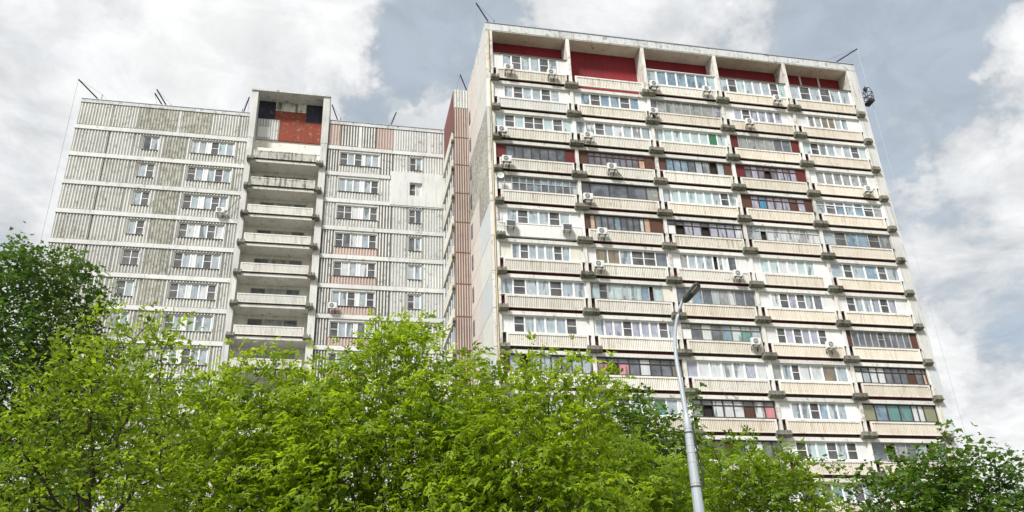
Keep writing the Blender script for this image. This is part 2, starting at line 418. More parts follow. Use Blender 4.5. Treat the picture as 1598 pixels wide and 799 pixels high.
# balcony parapets: a rim round a ribbed field
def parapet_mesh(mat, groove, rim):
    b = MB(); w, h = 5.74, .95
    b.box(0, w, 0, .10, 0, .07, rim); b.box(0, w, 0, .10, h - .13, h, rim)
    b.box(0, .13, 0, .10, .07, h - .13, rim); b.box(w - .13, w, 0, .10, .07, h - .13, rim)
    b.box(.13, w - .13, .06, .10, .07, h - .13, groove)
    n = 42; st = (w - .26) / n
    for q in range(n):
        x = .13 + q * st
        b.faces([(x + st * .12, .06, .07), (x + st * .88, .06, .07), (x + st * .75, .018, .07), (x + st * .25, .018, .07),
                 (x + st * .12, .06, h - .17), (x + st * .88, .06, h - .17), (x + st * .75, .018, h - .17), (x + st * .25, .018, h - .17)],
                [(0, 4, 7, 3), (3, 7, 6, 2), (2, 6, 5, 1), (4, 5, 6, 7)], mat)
        b.faces([(x - st * .22, .04, h - .21), (x + st * .22, .04, h - .21), (x + st * .22, .04, h - .135), (x - st * .22, .04, h - .135)], [(0, 1, 2, 3)], M['dark_brown_and_shade'])  # painted shadow dots at the groove tops, under the rail
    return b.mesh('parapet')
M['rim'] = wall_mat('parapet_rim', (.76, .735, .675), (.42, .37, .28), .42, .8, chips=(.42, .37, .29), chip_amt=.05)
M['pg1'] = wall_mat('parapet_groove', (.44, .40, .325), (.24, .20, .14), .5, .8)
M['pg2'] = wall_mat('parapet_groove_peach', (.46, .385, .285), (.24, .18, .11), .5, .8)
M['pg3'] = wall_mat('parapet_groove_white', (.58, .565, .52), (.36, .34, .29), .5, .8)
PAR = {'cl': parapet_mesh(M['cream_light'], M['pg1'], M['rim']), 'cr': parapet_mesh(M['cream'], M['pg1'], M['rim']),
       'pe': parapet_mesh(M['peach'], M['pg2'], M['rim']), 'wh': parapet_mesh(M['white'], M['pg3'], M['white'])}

# glazing of every balcony: frame, stretch of the bay, infill, transom | panes from left to right
CELL = {
(1,1): 'w 0 1 W - | n l m l l m l n', (1,3): 'w 0 1 W - | l b b b b b a', (1,4): 'w 0 1 W - | l m a l l l m a', (1,5): 'w 0 .97 W - | l m l m l l',
(2,1): 'w .13 .87 W - | l m l l m l', (2,2): 'w .09 .9 W - | b m b b m b', (2,3): 's 0 1 W - | d.8 g g g g g1.4 g1.4 v', (2,4): 'w .13 .85 W - | v m v v v v', (2,5): 'w .18 .82 W - | g g t t l l',
(3,1): 'w 0 1 W - | a m a m m a m a', (3,2): 'w 0 1 W - | l c m l c l c l', (3,3): 'w 0 1 W - | a a a a a a G a', (3,4): 's .12 .88 D - | g g g g d d', (3,5): 'w 0 1 W - | a m l l c l m a',
(4,1): 'k .12 .88 D - | d d d d d d d', (4,2): 'r .12 .87 N t | d d d d d d d d e', (4,3): 'k .1 .9 N - | b b b d l g o l', (4,4): 'r .13 .87 D t | d v d o d v v v', (4,5): 'w .1 .9 W - | g g g g g g',
(5,1): 's 0 1 W T | n n d d d b d d d d l', (5,2): 'k 0 1 W - | d.7 d1.5 d1.5 d1.5 g', (5,3): 'w 0 1 W - | l a a a a a l m a', (5,4): 'r .14 .9 N t | v B v v v x v', (5,5): 'w 0 1 W t | l m b l b m g',
(6,1): 'w .1 .88 W - | l m l l m l', (6,2): 'k .07 .84 N - | e.8 d d d b d d d c.7 e', (6,3): 'k 0 1 W t | n o v v o v v v c', (6,4): 's 0 1 W t | g l o c c c c c g c c', (6,5): 's 0 1 W - | l m b b m g',
(7,1): 'w .14 .85 C - | l m l l l m l', (7,2): 'w .1 1 W - | t t l m m d', (7,3): 'w .1 .84 W - | g l l l o.6 l.6 c.6 d', (7,4): 'w .1 .84 W - | a a c c a a', (7,5): 'w 0 1 W - | l1.5 m l1.5 b1.5 m l1.5',
(8,1): 'w 0 1 W - | l m l l m l l', (8,2): 's 0 .88 C - | a m a.7 a l.6 a a.6 b o.6 a', (8,3): 's 0 1 W - | d c.5 b d l.6 g c.6 d d', (8,4): 'w .16 .84 W - | c m v m l d', (8,5): 'w .12 .84 W - | m l l v m v',
(9,1): 'w .13 .86 W - | m l l l l m', (9,2): 'w .02 1 W - | l v v m v v v m l', (9,3): 'o 0 1 W t | n d c d b a T l', (9,4): 'w .15 .8 W - | m v m v v m', (9,5): 's .08 .9 N - | d d d d m d d d d',
(10,1): 'k .06 1 N - | l o l l l l l l', (10,2): 'k 0 1 W t | p o p d c d d t', (10,3): 'w 0 1 W - | v c c c c v c', (10,4): 'w 0 .97 W - | g l m.8 c1.2 c1.2 t1.4 l1.2', (10,5): 'k 0 1 W t | n l c c d d d x d e.5',
(11,1): 'w .1 .9 W - | l m l l m l', (11,2): 'w .06 .9 W - | l m l l T l', (11,3): 'k 0 1 W t | g o c c c x c p', (11,4): 'w .15 .85 W - | l l m b l l', (11,5): 'k 0 1 W - | V b T T c.5 c.5 V',
(12,1): 'w .1 .9 W - | l m l l m l', (12,2): 'w .1 .9 W - | l m l l m l', (12,3): 'k 0 1 W - | d d t x d c c d d', (12,4): 'w .12 .87 W - | m a a m l m', (12,5): 's 0 1 W - | d1.4 o g d l o l',
(13,3): 'w .1 .9 W - | l m l l m l', (13,4): 'w .08 .97 W - | m l m b l m l', (13,5): 'w .05 .95 W - | l m l l m l',
}
PARC = {(1,1): 'cr', (2,1): 'wh', (7,4): 'pe', (3,1): 'cl', (4,1): 'cl', (5,1): 'cl', (8,1): 'cl', (8,2): 'cl', (9,1): 'cl', (1,2): 'cl'}
def parcol(k, c):
    if (k, c) in PARC: return PARC[(k, c)]
    if c >= 4: return 'pe' if (k * 3 + c) % 3 or c == 5 else 'cr'
    if c == 3: return ['cr', 'cl', 'pe'][k % 3]
    return ['cl', 'cr', 'cl'][(k + c) % 3]
SLOT = {}
panes_tower = []                               # (size, hidden, parent window, box, material)
pane_pending = []
def parse(spec):
    head, tail = spec.split('|'); fr, a, b, inf, tr = head.split()
    toks = []
    for tk in tail.split(): toks.append((tk[0], float(tk[1:]) if len(tk) > 1 else 1.0))
    return fr, float(a), float(b), inf, tr, toks
def glazing(parent, pend, x0, x1, z0, z1, y, fr, toks, tr, name='window', mull=.075, weight=1.0):
    """frame with posts; returns the frame object, queues its panes"""
    fm = M['frame_' + fr]; b = MB(); d0, d1 = y, y + .085
    b.box(x0, x1, d0, d1, z0, z0 + mull, fm); b.box(x0, x1, d0, d1, z1 - mull, z1, fm)
    tot = sum(w for _, w in toks); inner = (x1 - x0) - mull
    x = x0; rec = []
    for i, (kd, w) in enumerate(toks):
        nx = x + inner * w / tot
        b.box(x, x + mull, d0, d1, z0 + mull, z1 - mull, fm)
        rec.append((kd, x + mull, nx)); x = nx
    b.box(x, x1, d0, d1, z0 + mull, z1 - mull, fm)
    zt = None
    if tr in 'tT':
        zt = z1 - mull - (z1 - z0) * (.24 if tr == 't' else .36)
        b.box(x0 + mull, x1 - mull, d0 + .004, d1, zt - .045, zt + .02, fm)
    zm = z0 + (z1 - z0) * .52
    for kd, a, c in rec:
        if kd == 'm': b.box(a, c, d0 + .03, d1 - .005, zm - .022, zm + .022, M['frame_s'] if fr != 'w' else fm)
        if fr == 'w' and kd in 'lavbcg':       # sash rim inside the frame
            e = .035
            b.box(a, a + e, d0 + .022, d1, z0 + mull, z1 - mull, fm); b.box(c - e, c, d0 + .022, d1, z0 + mull, z1 - mull, fm)
    fo = b.build(name, parent)
    for kd, a, c in rec:
        yy = y + .05
        top = (zt - .045) if zt else z1 - mull
        if kd == 'o': yy = y + .16
        if kd == 'n': yy = y + .03
        pend.append(((c - a) * (top - z0) * weight, fo, (a, c, yy, yy + .02, z0 + mull, top), PANE[kd], 'infill_panel' if kd in 'nx' else 'pane'))
        if zt:
            kt = kd if kd in 'cgdvbaB' else ('d' if fr in 'kr' else 'l')
            if tr == 'T': kt = 'd' if random.random() < .5 else 'b'
            pend.append(((c - a) * (z1 - zt) * .3 * weight, fo, (a, c, yy if kd != 'o' else y + .05, (yy if kd != 'o' else y + .05) + .02, zt + .02, z1 - mull), PANE[kt], 'pane'))
    return fo
def flush_panes(parent, pend, limit):
    pn = sorted([p for p in pend if p[4] == 'pane'], key=lambda p: -p[0])
    for p in [q for q in pend if q[4] != 'pane'] + pn[:limit]:
        _, fo, (a, c, y0, y1, z0, z1), mt, nm = p
        unit(nm, mt, a, c, y0, y1, z0, z1, fo)
    rest = pn[limit:]
    if rest:
        b = MB()
        for _, fo, (a, c, y0, y1, z0, z1), mt, nm in rest: b.box(a, c, y0, y1, z0, z1, mt)
        o = b.build('pane', parent); o['kind'] = 'stuff'

INF = {'W': M['infill'], 'C': M['infill_cream'], 'D': M['maroon'], 'N': M['brown']}
for k in range(1, 15):
    L = LV[k - 1]
    for c in range(1, 6):
        B0 = BAY * (c - 1) + (.17 if c == 1 else .14); B1 = BAY * c - (.12 if c < 5 else .34)
        p0 = B0 + .24; sc = (B1 - B0 - .44) / 5.74
        # slab edge, red gap strip, side slots
        onebox('slab_edge', tower, B0 + .02, B1 - .02, -.05, .38, L - .44, L - .17, M['slab'])
        sl = M['maroon'] if (k * 5 + c * 3) % 7 < 4 else M['brown'] if (k + c) % 2 else M['dark_brown_and_shade']
        if k > 1 or c != 2:
            onebox('back_board', tower, B0 + .005, B1 - .005, .16, .41 if k > 1 else .28, L - .165, L + 1.02, sl)
        spec = CELL.get((k, c))
        if (k, c) == (6, 1):
            onebox('parapet', tower, B0 - .12, B1, -.09, .12, L + .02, L + 1.12, M['white'])
        else:
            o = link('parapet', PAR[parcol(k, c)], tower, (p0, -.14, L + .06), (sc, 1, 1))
        if (k, c) == (7, 4):
            onebox('side_panel', tower, B0, B0 + .75, -.16, -.145, L + .05, L + 1.02, M['white']); onebox('side_panel', tower, B1 - .7, B1, -.16, -.145, L + .05, L + 1.02, M['white'])
        z0, z1 = (L + 1.09, L + 2.36) if k > 1 else (L + 1.12, L + 2.62)
        y = .10
        if not spec:
            if k > 1: onebox('infill_wall', tower, B0, B1, y, .40, z0 - .05, L + H - .445, M['white'])
            continue
        fr, a, b, inf, tr, toks = parse(spec)
        x0 = B0 + a * (B1 - B0); x1 = B0 + b * (B1 - B0)
        hid = 1.0 if not (k >= 12 and c <= 2 or k == 13 and c == 3 or (k, c) == (11, 1)) else .01
        fo = glazing(tower, panes_tower, x0, x1, z0, z1, y, fr, toks, tr, 'window', weight=hid * (.94 + .012 * k))
        im = INF[inf]
        if a > .0:
            unit('infill_panel', im, B0 + .004, x0 - .004, y + .02, y + .07, z0, z1, fo)
        if b < .99:
            unit('infill_panel', im, x1 + .004, B1 - .004, y + .02, y + .07, z0, z1, fo)
        # sill
        sm = M['frame_w'] if fr == 'w' or (k, c) == (4, 3) else M['steel_rust']
        unit('sill', sm, B0 + .01, B1 - .01, -.12, y + .1, L + 1.025, L + 1.06, fo)
        if k == 1:
            unit('frame_cap', M['steel_rust'] if c in (1, 4, 5) else M['frame_w'], B0 + .01, B1 - .01, .02, .3, z1 + .002, z1 + .05, fo)
        # dark room right behind the glass
flush_panes(tower, panes_tower, 290)
for k in range(14, 16):
    onebox('infill_wall', tower, .2, 32.0, .1, .4, LV[k] + .3, LV[k] + 2.3, M['white'])

# ---- the stepped corner between the blocks: corrugated front, balconied side
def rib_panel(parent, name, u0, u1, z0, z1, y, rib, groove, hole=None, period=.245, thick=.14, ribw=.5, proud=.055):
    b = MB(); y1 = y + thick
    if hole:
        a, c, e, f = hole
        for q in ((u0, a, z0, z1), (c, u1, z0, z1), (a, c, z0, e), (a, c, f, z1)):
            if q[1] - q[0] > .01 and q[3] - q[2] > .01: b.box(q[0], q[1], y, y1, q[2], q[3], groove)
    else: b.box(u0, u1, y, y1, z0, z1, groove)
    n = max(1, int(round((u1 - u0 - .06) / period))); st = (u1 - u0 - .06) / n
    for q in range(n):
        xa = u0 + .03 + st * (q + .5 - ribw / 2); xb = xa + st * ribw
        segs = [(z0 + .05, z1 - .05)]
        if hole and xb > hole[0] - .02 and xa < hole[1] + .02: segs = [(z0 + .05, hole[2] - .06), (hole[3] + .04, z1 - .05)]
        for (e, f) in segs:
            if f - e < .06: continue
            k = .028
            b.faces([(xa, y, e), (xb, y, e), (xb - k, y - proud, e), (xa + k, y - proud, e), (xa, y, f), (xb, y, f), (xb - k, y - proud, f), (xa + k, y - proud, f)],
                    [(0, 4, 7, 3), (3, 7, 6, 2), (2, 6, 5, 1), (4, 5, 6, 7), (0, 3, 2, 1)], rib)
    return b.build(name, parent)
cb = MB(); cb.box(-1.62, -.304, 8.66, 14.9, 0, 49.6, M['concrete']); cb.build('corner_wall', tower)
for k in range(16):
    zt = LV[k] + H + .02 if k else 49.62; zb = LV[k] + .05
    if k == 0:
        rib_panel(tower, 'corrugated_panel', -1.66, -.36, 47.6, zt, 8.5, M['rib'], M['groove_pale'], period=.26)
        rib_panel(tower, 'corrugated_panel', -1.66, -.36, zb, 47.58, 8.5, M['rib_pink'], M['groove_orange'], period=.22, ribw=.42)
    else: rib_panel(tower, 'corrugated_panel', -1.66, -.36, zb, zt, 8.5, M['rib_pink'], M['groove_orange'], period=.22, ribw=.42)
    if k == 0: onebox('side_panel', tower, -1.68, -1.625, 8.7, 14.7, LV[0] + .9, 49.6, M['side_red_shaded'])
    else:
        onebox('side_window', tower, -1.70, -1.625, 9.2, 14.4, LV[k] + 1.0, LV[k] + 2.3, PANE['d'])
        for q in range(5): onebox('side_mullion', tower, -1.73, -1.701, 9.2 + q * 1.27, 9.3 + q * 1.27, LV[k] + 1.0, LV[k] + 2.3, M['frame_w'])
    onebox('side_parapet', tower, -1.80, -1.66, 9.1, 14.6, LV[k] - .05, LV[k] + .95, M['cream'])
    onebox('side_slab_edge', tower, -1.83, -1.625, 9.0, 14.7, LV[k] - .3, LV[k] - .06, M['slab'])
    link('side_bracket', bk[2], tower, (-1.70, 8.95, LV[k] - .1), (.5, .6, .8))
    # recessed wall strip between the step and the gable: small dark window edges
    onebox('gable_window', tower, -.47, -.423, 7.2, 7.75, LV[k] + .9, LV[k] + 2.1, PANE['d'])

# ================================================================== LOWER BLOCK (left)
LD = 15.0
low = empty('apartment_block', place(-17.7, LD), YAW, 'lower grey apartment block with ribbed concrete panels and a central column of loggias', 'apartment building')
def lu(u): return u + 17.7
T1 = 46.9
TV = [T1 - H * k for k in range(16)]
core = MB()
core.box(lu(-33.8), lu(-19.45), .16, 11.0, 0, 49.3, M['concrete'])
core.box(lu(-12.5), lu(-1.72), .16, 11.0, 0, 49.3, M['concrete'])
core.box(lu(-19.4), lu(-12.55), 1.30, 11.0, 0, 52.1, M['wall_cream'])
core.build('wall', low)
rf = MB(); rf.box(lu(-33.7), lu(-19.52), .3, 10.9, 49.3, 49.42, M['roof']); rf.box(lu(-12.43), lu(-1.8), .3, 10.9, 49.3, 49.42, M['roof']); rf.build('roof', low)
for (a, b, n) in ((-33.9, -19.52, 6), (-12.43, -1.68, 4)):
    for q in range(n):
        x0 = a + (b - a) * q / n; x1 = a + (b - a) * (q + 1) / n
        o = MB(); o.box(lu(x0) + .01, lu(x1) - .01, -.06, .28, 49.32, 49.68, M['coping']); o.box(lu(x0) + .01, lu(x1) - .01, -.11, .32, 49.68, 49.73, M['galv']); o.build('roof_panel', low)

GW = M['groove_white']
GP, GD, GK, GR = M['groove_pale'], M['groove_dark'], M['groove'], M['groove_red']
M['rib_faded'] = wall_mat('faded_rib', (.56, .55, .48), (.30, .28, .21), .6, .6, chips=(.255, .24, .185), chip_amt=.62)
# blank top row
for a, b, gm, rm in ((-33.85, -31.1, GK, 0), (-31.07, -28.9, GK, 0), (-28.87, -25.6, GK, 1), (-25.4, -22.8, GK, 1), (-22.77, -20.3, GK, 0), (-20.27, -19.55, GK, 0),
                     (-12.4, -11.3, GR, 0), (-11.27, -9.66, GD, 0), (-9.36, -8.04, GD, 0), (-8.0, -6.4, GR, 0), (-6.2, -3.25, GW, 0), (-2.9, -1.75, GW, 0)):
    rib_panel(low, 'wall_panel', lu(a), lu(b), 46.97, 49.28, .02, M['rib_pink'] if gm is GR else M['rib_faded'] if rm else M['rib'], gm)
onebox('wall_panel', low, lu(-9.65), lu(-9.37), -.0, .14, 46.97, 49.28, M['band']); onebox('wall_panel', low, lu(-3.24), lu(-2.91), -.0, .14, 46.97, 49.28, M['band'])
onebox('wall_panel', low, lu(-6.39), lu(-6.21), -.0, .14, 46.97, 49.28, M['band']); onebox('wall_panel', low, lu(-25.59), lu(-25.41), -.0, .14, 46.97, 49.28, M['band'])
panes_low = []
W2 = ['c l n.6 m a l', 'm l n.5 l m l', 'm l n.6 l m l', 'm c n.5 l m c', 'm l n.6 l m l', 'm l n.5 l c m', 'm l n.5 l l l', 'c l n.5 m l l', 'l m n.5 c l']
W1 = ['d l', 'l m', 'l m', 'l m', 'm m', 'm l', 'c l', 'l m', 'l m']
W3 = ['m l m n.4 l l', 'l l l n.5 l m', 'm m c n.5 l m', 'm d c n.5 l m', 'm c l n.4 c m', 'l l m n.5 l m', 'm l l n.4 d l', 'm l l n.5 l l', 'l l m n.5 l l']
W4 = ['m l', 'm c', 'm d', 'd l', 'l l', 'm l', 'l m', 'l l', 'm l']
def lowwin(u0, u1, z0, z1, toks, name='window'):
    tk = [(q[0], float(q[1:]) if len(q) > 1 else 1.0) for q in toks.split()]
    fo = glazing(low, panes_low, lu(u0), lu(u1), z0, z1, .09, 'w', tk, '-', name, .07)
    unit('sill', M['steel_rust'], lu(u0) - .03, lu(u1) + .03, -.07, .12, z0 - .052, z0 - .004, fo)
    return fo
for k in range(16):
    T = TV[k]
    pt, pb = T - .40, T - H + .02            # the panel of this storey
    w0, w1 = T - 1.98, T - .60
    # bands between storeys, in lengths
    bl = [-33.93, -29.4, -25.9, -23.2, -19.52] if k % 2 == 0 else [-33.93, -31.0, -26.2, -19.52]
    for a, b in zip(bl[:-1], bl[1:]): onebox('floor_band', low, lu(a) + .01, lu(b) - .01, -.09, .14, T - .385, T, M['band'])
    if k != 1:
        bl = [-12.42, -7.9, -4.2, -1.70] if k % 2 else [-12.42, -10.2, -6.5, -1.70]
        for a, b in zip(bl[:-1], bl[1:]): onebox('floor_band', low, lu(a) + .01, lu(b) - .01, -.09, .14, T - .385, T, M['band'])
    else:
        onebox('floor_band', low, lu(-12.42) + .01, lu(-6.62), -.09, .14, T - .385, T, M['band'])
    if k >= 10:
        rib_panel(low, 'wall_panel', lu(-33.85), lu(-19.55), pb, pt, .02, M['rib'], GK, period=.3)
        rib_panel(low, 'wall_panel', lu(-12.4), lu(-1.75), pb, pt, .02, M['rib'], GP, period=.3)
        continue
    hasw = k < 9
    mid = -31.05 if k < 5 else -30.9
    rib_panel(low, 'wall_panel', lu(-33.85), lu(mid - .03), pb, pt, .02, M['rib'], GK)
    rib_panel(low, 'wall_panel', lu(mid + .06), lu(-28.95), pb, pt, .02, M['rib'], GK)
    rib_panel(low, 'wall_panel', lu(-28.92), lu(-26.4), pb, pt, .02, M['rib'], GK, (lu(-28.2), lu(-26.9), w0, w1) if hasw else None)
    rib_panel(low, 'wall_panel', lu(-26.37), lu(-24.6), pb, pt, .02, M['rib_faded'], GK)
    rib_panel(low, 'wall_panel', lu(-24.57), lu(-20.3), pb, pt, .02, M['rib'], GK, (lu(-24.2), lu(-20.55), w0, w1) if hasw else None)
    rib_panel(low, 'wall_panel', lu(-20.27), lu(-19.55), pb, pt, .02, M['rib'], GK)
    ap = GR if k in (3, 4, 5, 6, 7) else GP
    rib_panel(low, 'wall_panel', lu(-12.4), lu(-11.4), pb, pt, .02, M['rib'], GD if k not in (1, 2) else GP)
    # window panel: apron under the window in its own colour
    rib_panel(low, 'apron_panel', lu(-11.37), lu(-7.55), pb, w0 - .06 if hasw else pt, .02, M['rib_pink'] if ap is GR else M['rib'], ap)
    if hasw:
        onebox('lintel', low, lu(-11.37), lu(-7.55), .0, .14, w1 + .01, pt, M['band'])
        onebox('reveal', low, lu(-11.37), lu(-11.27), .0, .14, w0 - .055, w1, M['band']); onebox('reveal', low, lu(-7.63), lu(-7.55), .0, .14, w0 - .055, w1, M['band'])
    rib_panel(low, 'wall_panel', lu(-7.52), lu(-6.4), pb, pt, .02, M['rib'], GD if k not in (1,) else GP)
    if k == 1:
        a, b, e, f = lu(-6.56), lu(-1.66), 41.02, 44.55
        wa, wb = lu(-4.85), lu(-3.7)
        ip = MB()
        ip.box(a, wa, -.13, .14, e, f, M['insul']); ip.box(wb, b, -.13, .14, e, f, M['insul'])
        ip.box(wa, wb, -.13, .14, e, w0, M['insul']); ip.box(wa, wb, -.13, .14, w1, f, M['insul'])
        ip.build('insulation_panel', low)
    else:
        zt = pt if k != 0 else pt
        rib_panel(low, 'wall_panel', lu(-6.37), lu(-5.0), pb, zt, .02, M['rib'], GW)
        rib_panel(low, 'wall_panel', lu(-4.97), lu(-3.58), pb, zt, .02, M['rib'], GW, (lu(-4.85), lu(-3.7), w0, w1) if hasw else None)
        rib_panel(low, 'wall_panel', lu(-3.55), lu(-1.75), pb, zt, .02, M['rib'], GW)
    if hasw:
        lowwin(-28.2, -26.9, w0, w1, W1[k]); lowwin(-24.2, -20.55, w0, w1, W2[k]); lowwin(-11.25, -7.65, w0, w1, W3[k])
        fo = lowwin(-4.85, -3.7, w0, w1, W4[k])
flush_panes(low, panes_low, 290)
# small gap side of the left end
for k in range(16): onebox('end_panel', low, lu(-33.93), lu(-33.86), .16, 11.0, TV[k] - H + .03, TV[k] - .0, M['band'])

# loggia column
for k in range(16):
    zt = TV[k] + .0
    for (a, b) in ((-19.5, -19.0), (-13.05, -12.46)):
        onebox('pier', low, lu(a), lu(b), -.28, 1.29, TV[k] - H + .012, TV[k], M['pier'])
for (a, b) in ((-19.52, -18.98), (-13.07, -12.44)):
    onebox('pier', low, lu(a), lu(b), -.30, 1.29, T1 + .012, 52.1, M['pier'])
rf = MB(); rf.box(lu(-19.58), lu(-12.4), -.42, 11.0, 52.1, 52.32, M['coping']); rf.build('attic_roof', low)
LL = [L1 - H * k + .25 for k in range(16)]
def loggia_parapet(mat, groove):
    b = MB(); w, h = 5.5, .80
    b.box(0, w, 0, .10, 0, .05, mat); b.box(0, w, 0, .10, h - .1, h, mat); b.box(0, .1, 0, .1, .05, h - .1, mat); b.box(w - .1, w, 0, .1, .05, h - .1, mat)
    b.box(.1, w - .1, .045, .1, .05, h - .1, groove)
    n = 50; st = (w - .2) / n
    for q in range(n): b.box(.1 + q * st + st * .2, .1 + q * st + st * .8, .02, .044, .05, h - .1, mat)
    return b.mesh('parapet')
lp = [loggia_parapet(M['cream_dirty'], M['groove_pale']), loggia_parapet(M['white_warm'], M['pg3'])]
for k in range(12):
    z = LL[k]
    onebox('loggia_slab', low, lu(-18.98), lu(-13.07), -.52, 1.29, z - .42, z - .18, M['slab'])
    onebox('gap_shade', low, lu(-18.9), lu(-13.15), -.47, -.3, z - .178, z - .0, M['dark_brown_and_shade'])  # added dark strip, paints the shade in the gap under the parapet
    link('parapet', lp[0] if k < 2 else lp[1], low, (lu(-18.78), -.66, z - .08))
    link('bracket', bk[2], low, (lu(-18.98), -.36, z - .12)); link('bracket', bk[2], low, (lu(-13.0), -.36, z - .12))
    # back wall openings seen over the parapet
    fo = onebox('window', low, lu(-17.95), lu(-13.95), 1.20, 1.297, z + 1.0, z + 2.05, M['groove_pale'])
    unit('pane', PANE['d'] if k % 3 else PANE['m'], lu(-17.88), lu(-16.8), 1.17, 1.199, z + 1.08, z + 1.98, fo)
    unit('pane', PANE['g'], lu(-16.5), lu(-15.2), 1.17, 1.199, z + 1.08, z + 1.98, fo)
    unit('pane', PANE['d'], lu(-15.0), lu(-14.02), 1.17, 1.199, z + 1.08, z + 1.98, fo)
# attic of the loggia column
onebox('attic_wall', low, lu(-18.97), lu(-17.45), 1.18, 1.295, 50.05, 52.08, M['navy']); onebox('attic_wall', low, lu(-14.62), lu(-13.08), 1.18, 1.295, 50.05, 52.08, M['navy'])
onebox('attic_wall', low, lu(-17.43), lu(-14.64), 1.18, 1.295, 51.1, 52.08, M['cream_dirty'])
onebox('attic_wall', low, lu(-17.43), lu(-14.64), 1.18, 1.295, 50.05, 51.08, M['red_worn'])
rib_panel(low, 'attic_panel', lu(-18.97), lu(-16.95), 47.75, 50.03, 1.15, M['rib'], GP, (lu(-18.85), lu(-17.72), 47.95, 49.15))
onebox('attic_window', low, lu(-18.84), lu(-17.73), 1.10, 1.20, 47.96, 49.14, M['infill'])
onebox('attic_wall', low, lu(-16.93), lu(-15.0), 1.18, 1.295, 47.75, 50.03, M['red_worn']); onebox('attic_wall', low, lu(-14.985), lu(-13.08), 1.18, 1.295, 47.75, 50.03, M['red_worn'])
onebox('attic_parapet', low, lu(-18.97), lu(-13.08), .2, .35, 45.9, 46.2, M['wall_cream'])

# ================================================================== things on the facades
def ac_unit(px, py, label, dark=False, dep=-.55, group='air conditioners on the facade', s=.88):
    u, z = facade(px, py, dep)
    o = empty('air_conditioner', place(u, dep, z - .3 * s), YAW, label, 'air conditioner', group)
    w, h, d = .82 * s, .58 * s, .30 * s
    b = MB()
    x0, x1, y0, y1 = -w / 2, w / 2, -d / 2, d / 2; e = .025
    prof = [(x0 + e, y0), (x1 - e, y0), (x1, y0 + e), (x1, y1), (x0, y1), (x0, y0 + e)]
    n = len(prof)
    b.faces([(a, c, .06) for a, c in prof] + [(a, c, .06 + h) for a, c in prof], [tuple(range(n))[::-1], tuple(range(n, 2 * n))] + [(i, (i + 1) % n, n + (i + 1) % n, n + i) for i in range(n)], M['ac'])
    b.box(x1 - .2 * s, x1 - .03, y0 - .006, y0 - .0005, .10, .2, M['galv'])
    b.build('casing', o)
    g = MB(); cx = -.1 * s; cz = .06 + h / 2; rr = .22 * s
    ring = [(cx + rr * math.cos(a * math.pi / 10), cz + rr * math.sin(a * math.pi / 10)) for a in range(20)]
    if dark:
        g.box(x0 + .05, x1 - .05, y0 - .012, y0 - .001, .1, h, M['ac_dark'])
        for q in range(5): g.box(x0 + .05, x1 - .05, y0 - .022, y0 - .013, .14 + q * .09, .155 + q * .09, M['galv'])
    else:
        g.faces([(a, y0 - .008, c) for a, c in ring], [tuple(range(20))], M['ac_dark'])
        for r1 in (rr, rr * .62, rr * .28):
            g.tube([(cx + r1 * math.cos(a * math.pi / 8), y0 - .014, cz + r1 * math.sin(a * math.pi / 8)) for a in range(17)], .011, M['ac'], 4, False)
        for a in range(4):
            g.tube([(cx + rr * math.cos(a * math.pi / 4), y0 - .014, cz + rr * math.sin(a * math.pi / 4)), (cx - rr * math.cos(a * math.pi / 4), y0 - .014, cz - rr * math.sin(a * math.pi / 4))], .007, M['ac'], 4)
    g.build('fan_grille', o)
    for sx in (-.26 * s, .26 * s):
        k = MB(); k.box(sx - .02, sx + .02, y0 - .02, .42, .02, .058, M['steel_dark']); k.prism([(.42, .02), (.38, .02), (.38, -.24), (.42, -.28)], sx - .018, sx + .018, M['steel_dark'])
        k.tube([(sx, y0 + .03, .03), (sx, .38, -.25)], .014, M['steel_dark'], 4); k.build('bracket', o)
    p = MB(); p.tube([(x1, 0, .2), (x1 + .1, .05, .18), (x1 + .16, .2, .05), (x1 + .2, .5, .1)], .022, M['ac'], 5); p.build('pipe', o)
    return o
for a in (
 (794, 106, 'left of two white air conditioners on the first bay\'s top parapet'),
 (861, 114, 'right of two white air conditioners on the first bay\'s top parapet'),
 (1021, 132, 'white air conditioner at the left end of the top floor parapet in the third bay'),
 (1103, 140, 'white air conditioner at the right end of the top floor parapet in the third bay'),
 (1213, 154, 'white air conditioner by the red attic recess at the right of the fourth bay'),
 (1020, 174, 'white air conditioner left of grey glazing on second floor from top'),
 (1170, 191, 'white air conditioner under lilac windows, second parapet from top'),
 (784, 203, 'white air conditioner at the left end of the third parapet from top, first bay'),
 (918, 212, 'white air conditioner at left of second bay under pale windows, third floor from top'),
 (791, 249, 'white air conditioner beside dark maroon glazing at the building\'s left edge'),
 (955, 261, 'white air conditioner with a trailing pipe below dark red framed transom glazing'),
 (918, 308, 'white air conditioner below wide dark glass panes in the second bay'),
 (940, 362, 'white air conditioner under brown framed glazing with peach curtains'),
 (935, 413, 'white air conditioner below tan blinds in the second bay'),
 (1152, 428, 'white air conditioner at right of third bay just above the lamp head level'),
 (1180, 534, 'white air conditioner at right end beside olive framed glazing with laundry'),
 (1297, 539, 'white air conditioner under lilac windows in the fourth bay, low on the facade'),
 (1355, 296, 'white air conditioner at the far right end of the fifth bay'),
):
    ac_unit(*a)
ac_unit(797, 350, 'dark fronted air conditioner, left one on the smooth white wall', True, -.42)
ac_unit(885, 356, 'dark fronted air conditioner, right one on the smooth white wall', True, -.42)
ac_unit(344, 329, 'white air conditioner beside a window on the grey ribbed block', False, LD - .45)
ac_unit(519, 478, 'white air conditioner by the red ribbed apron right of the loggias', False, LD - .45)

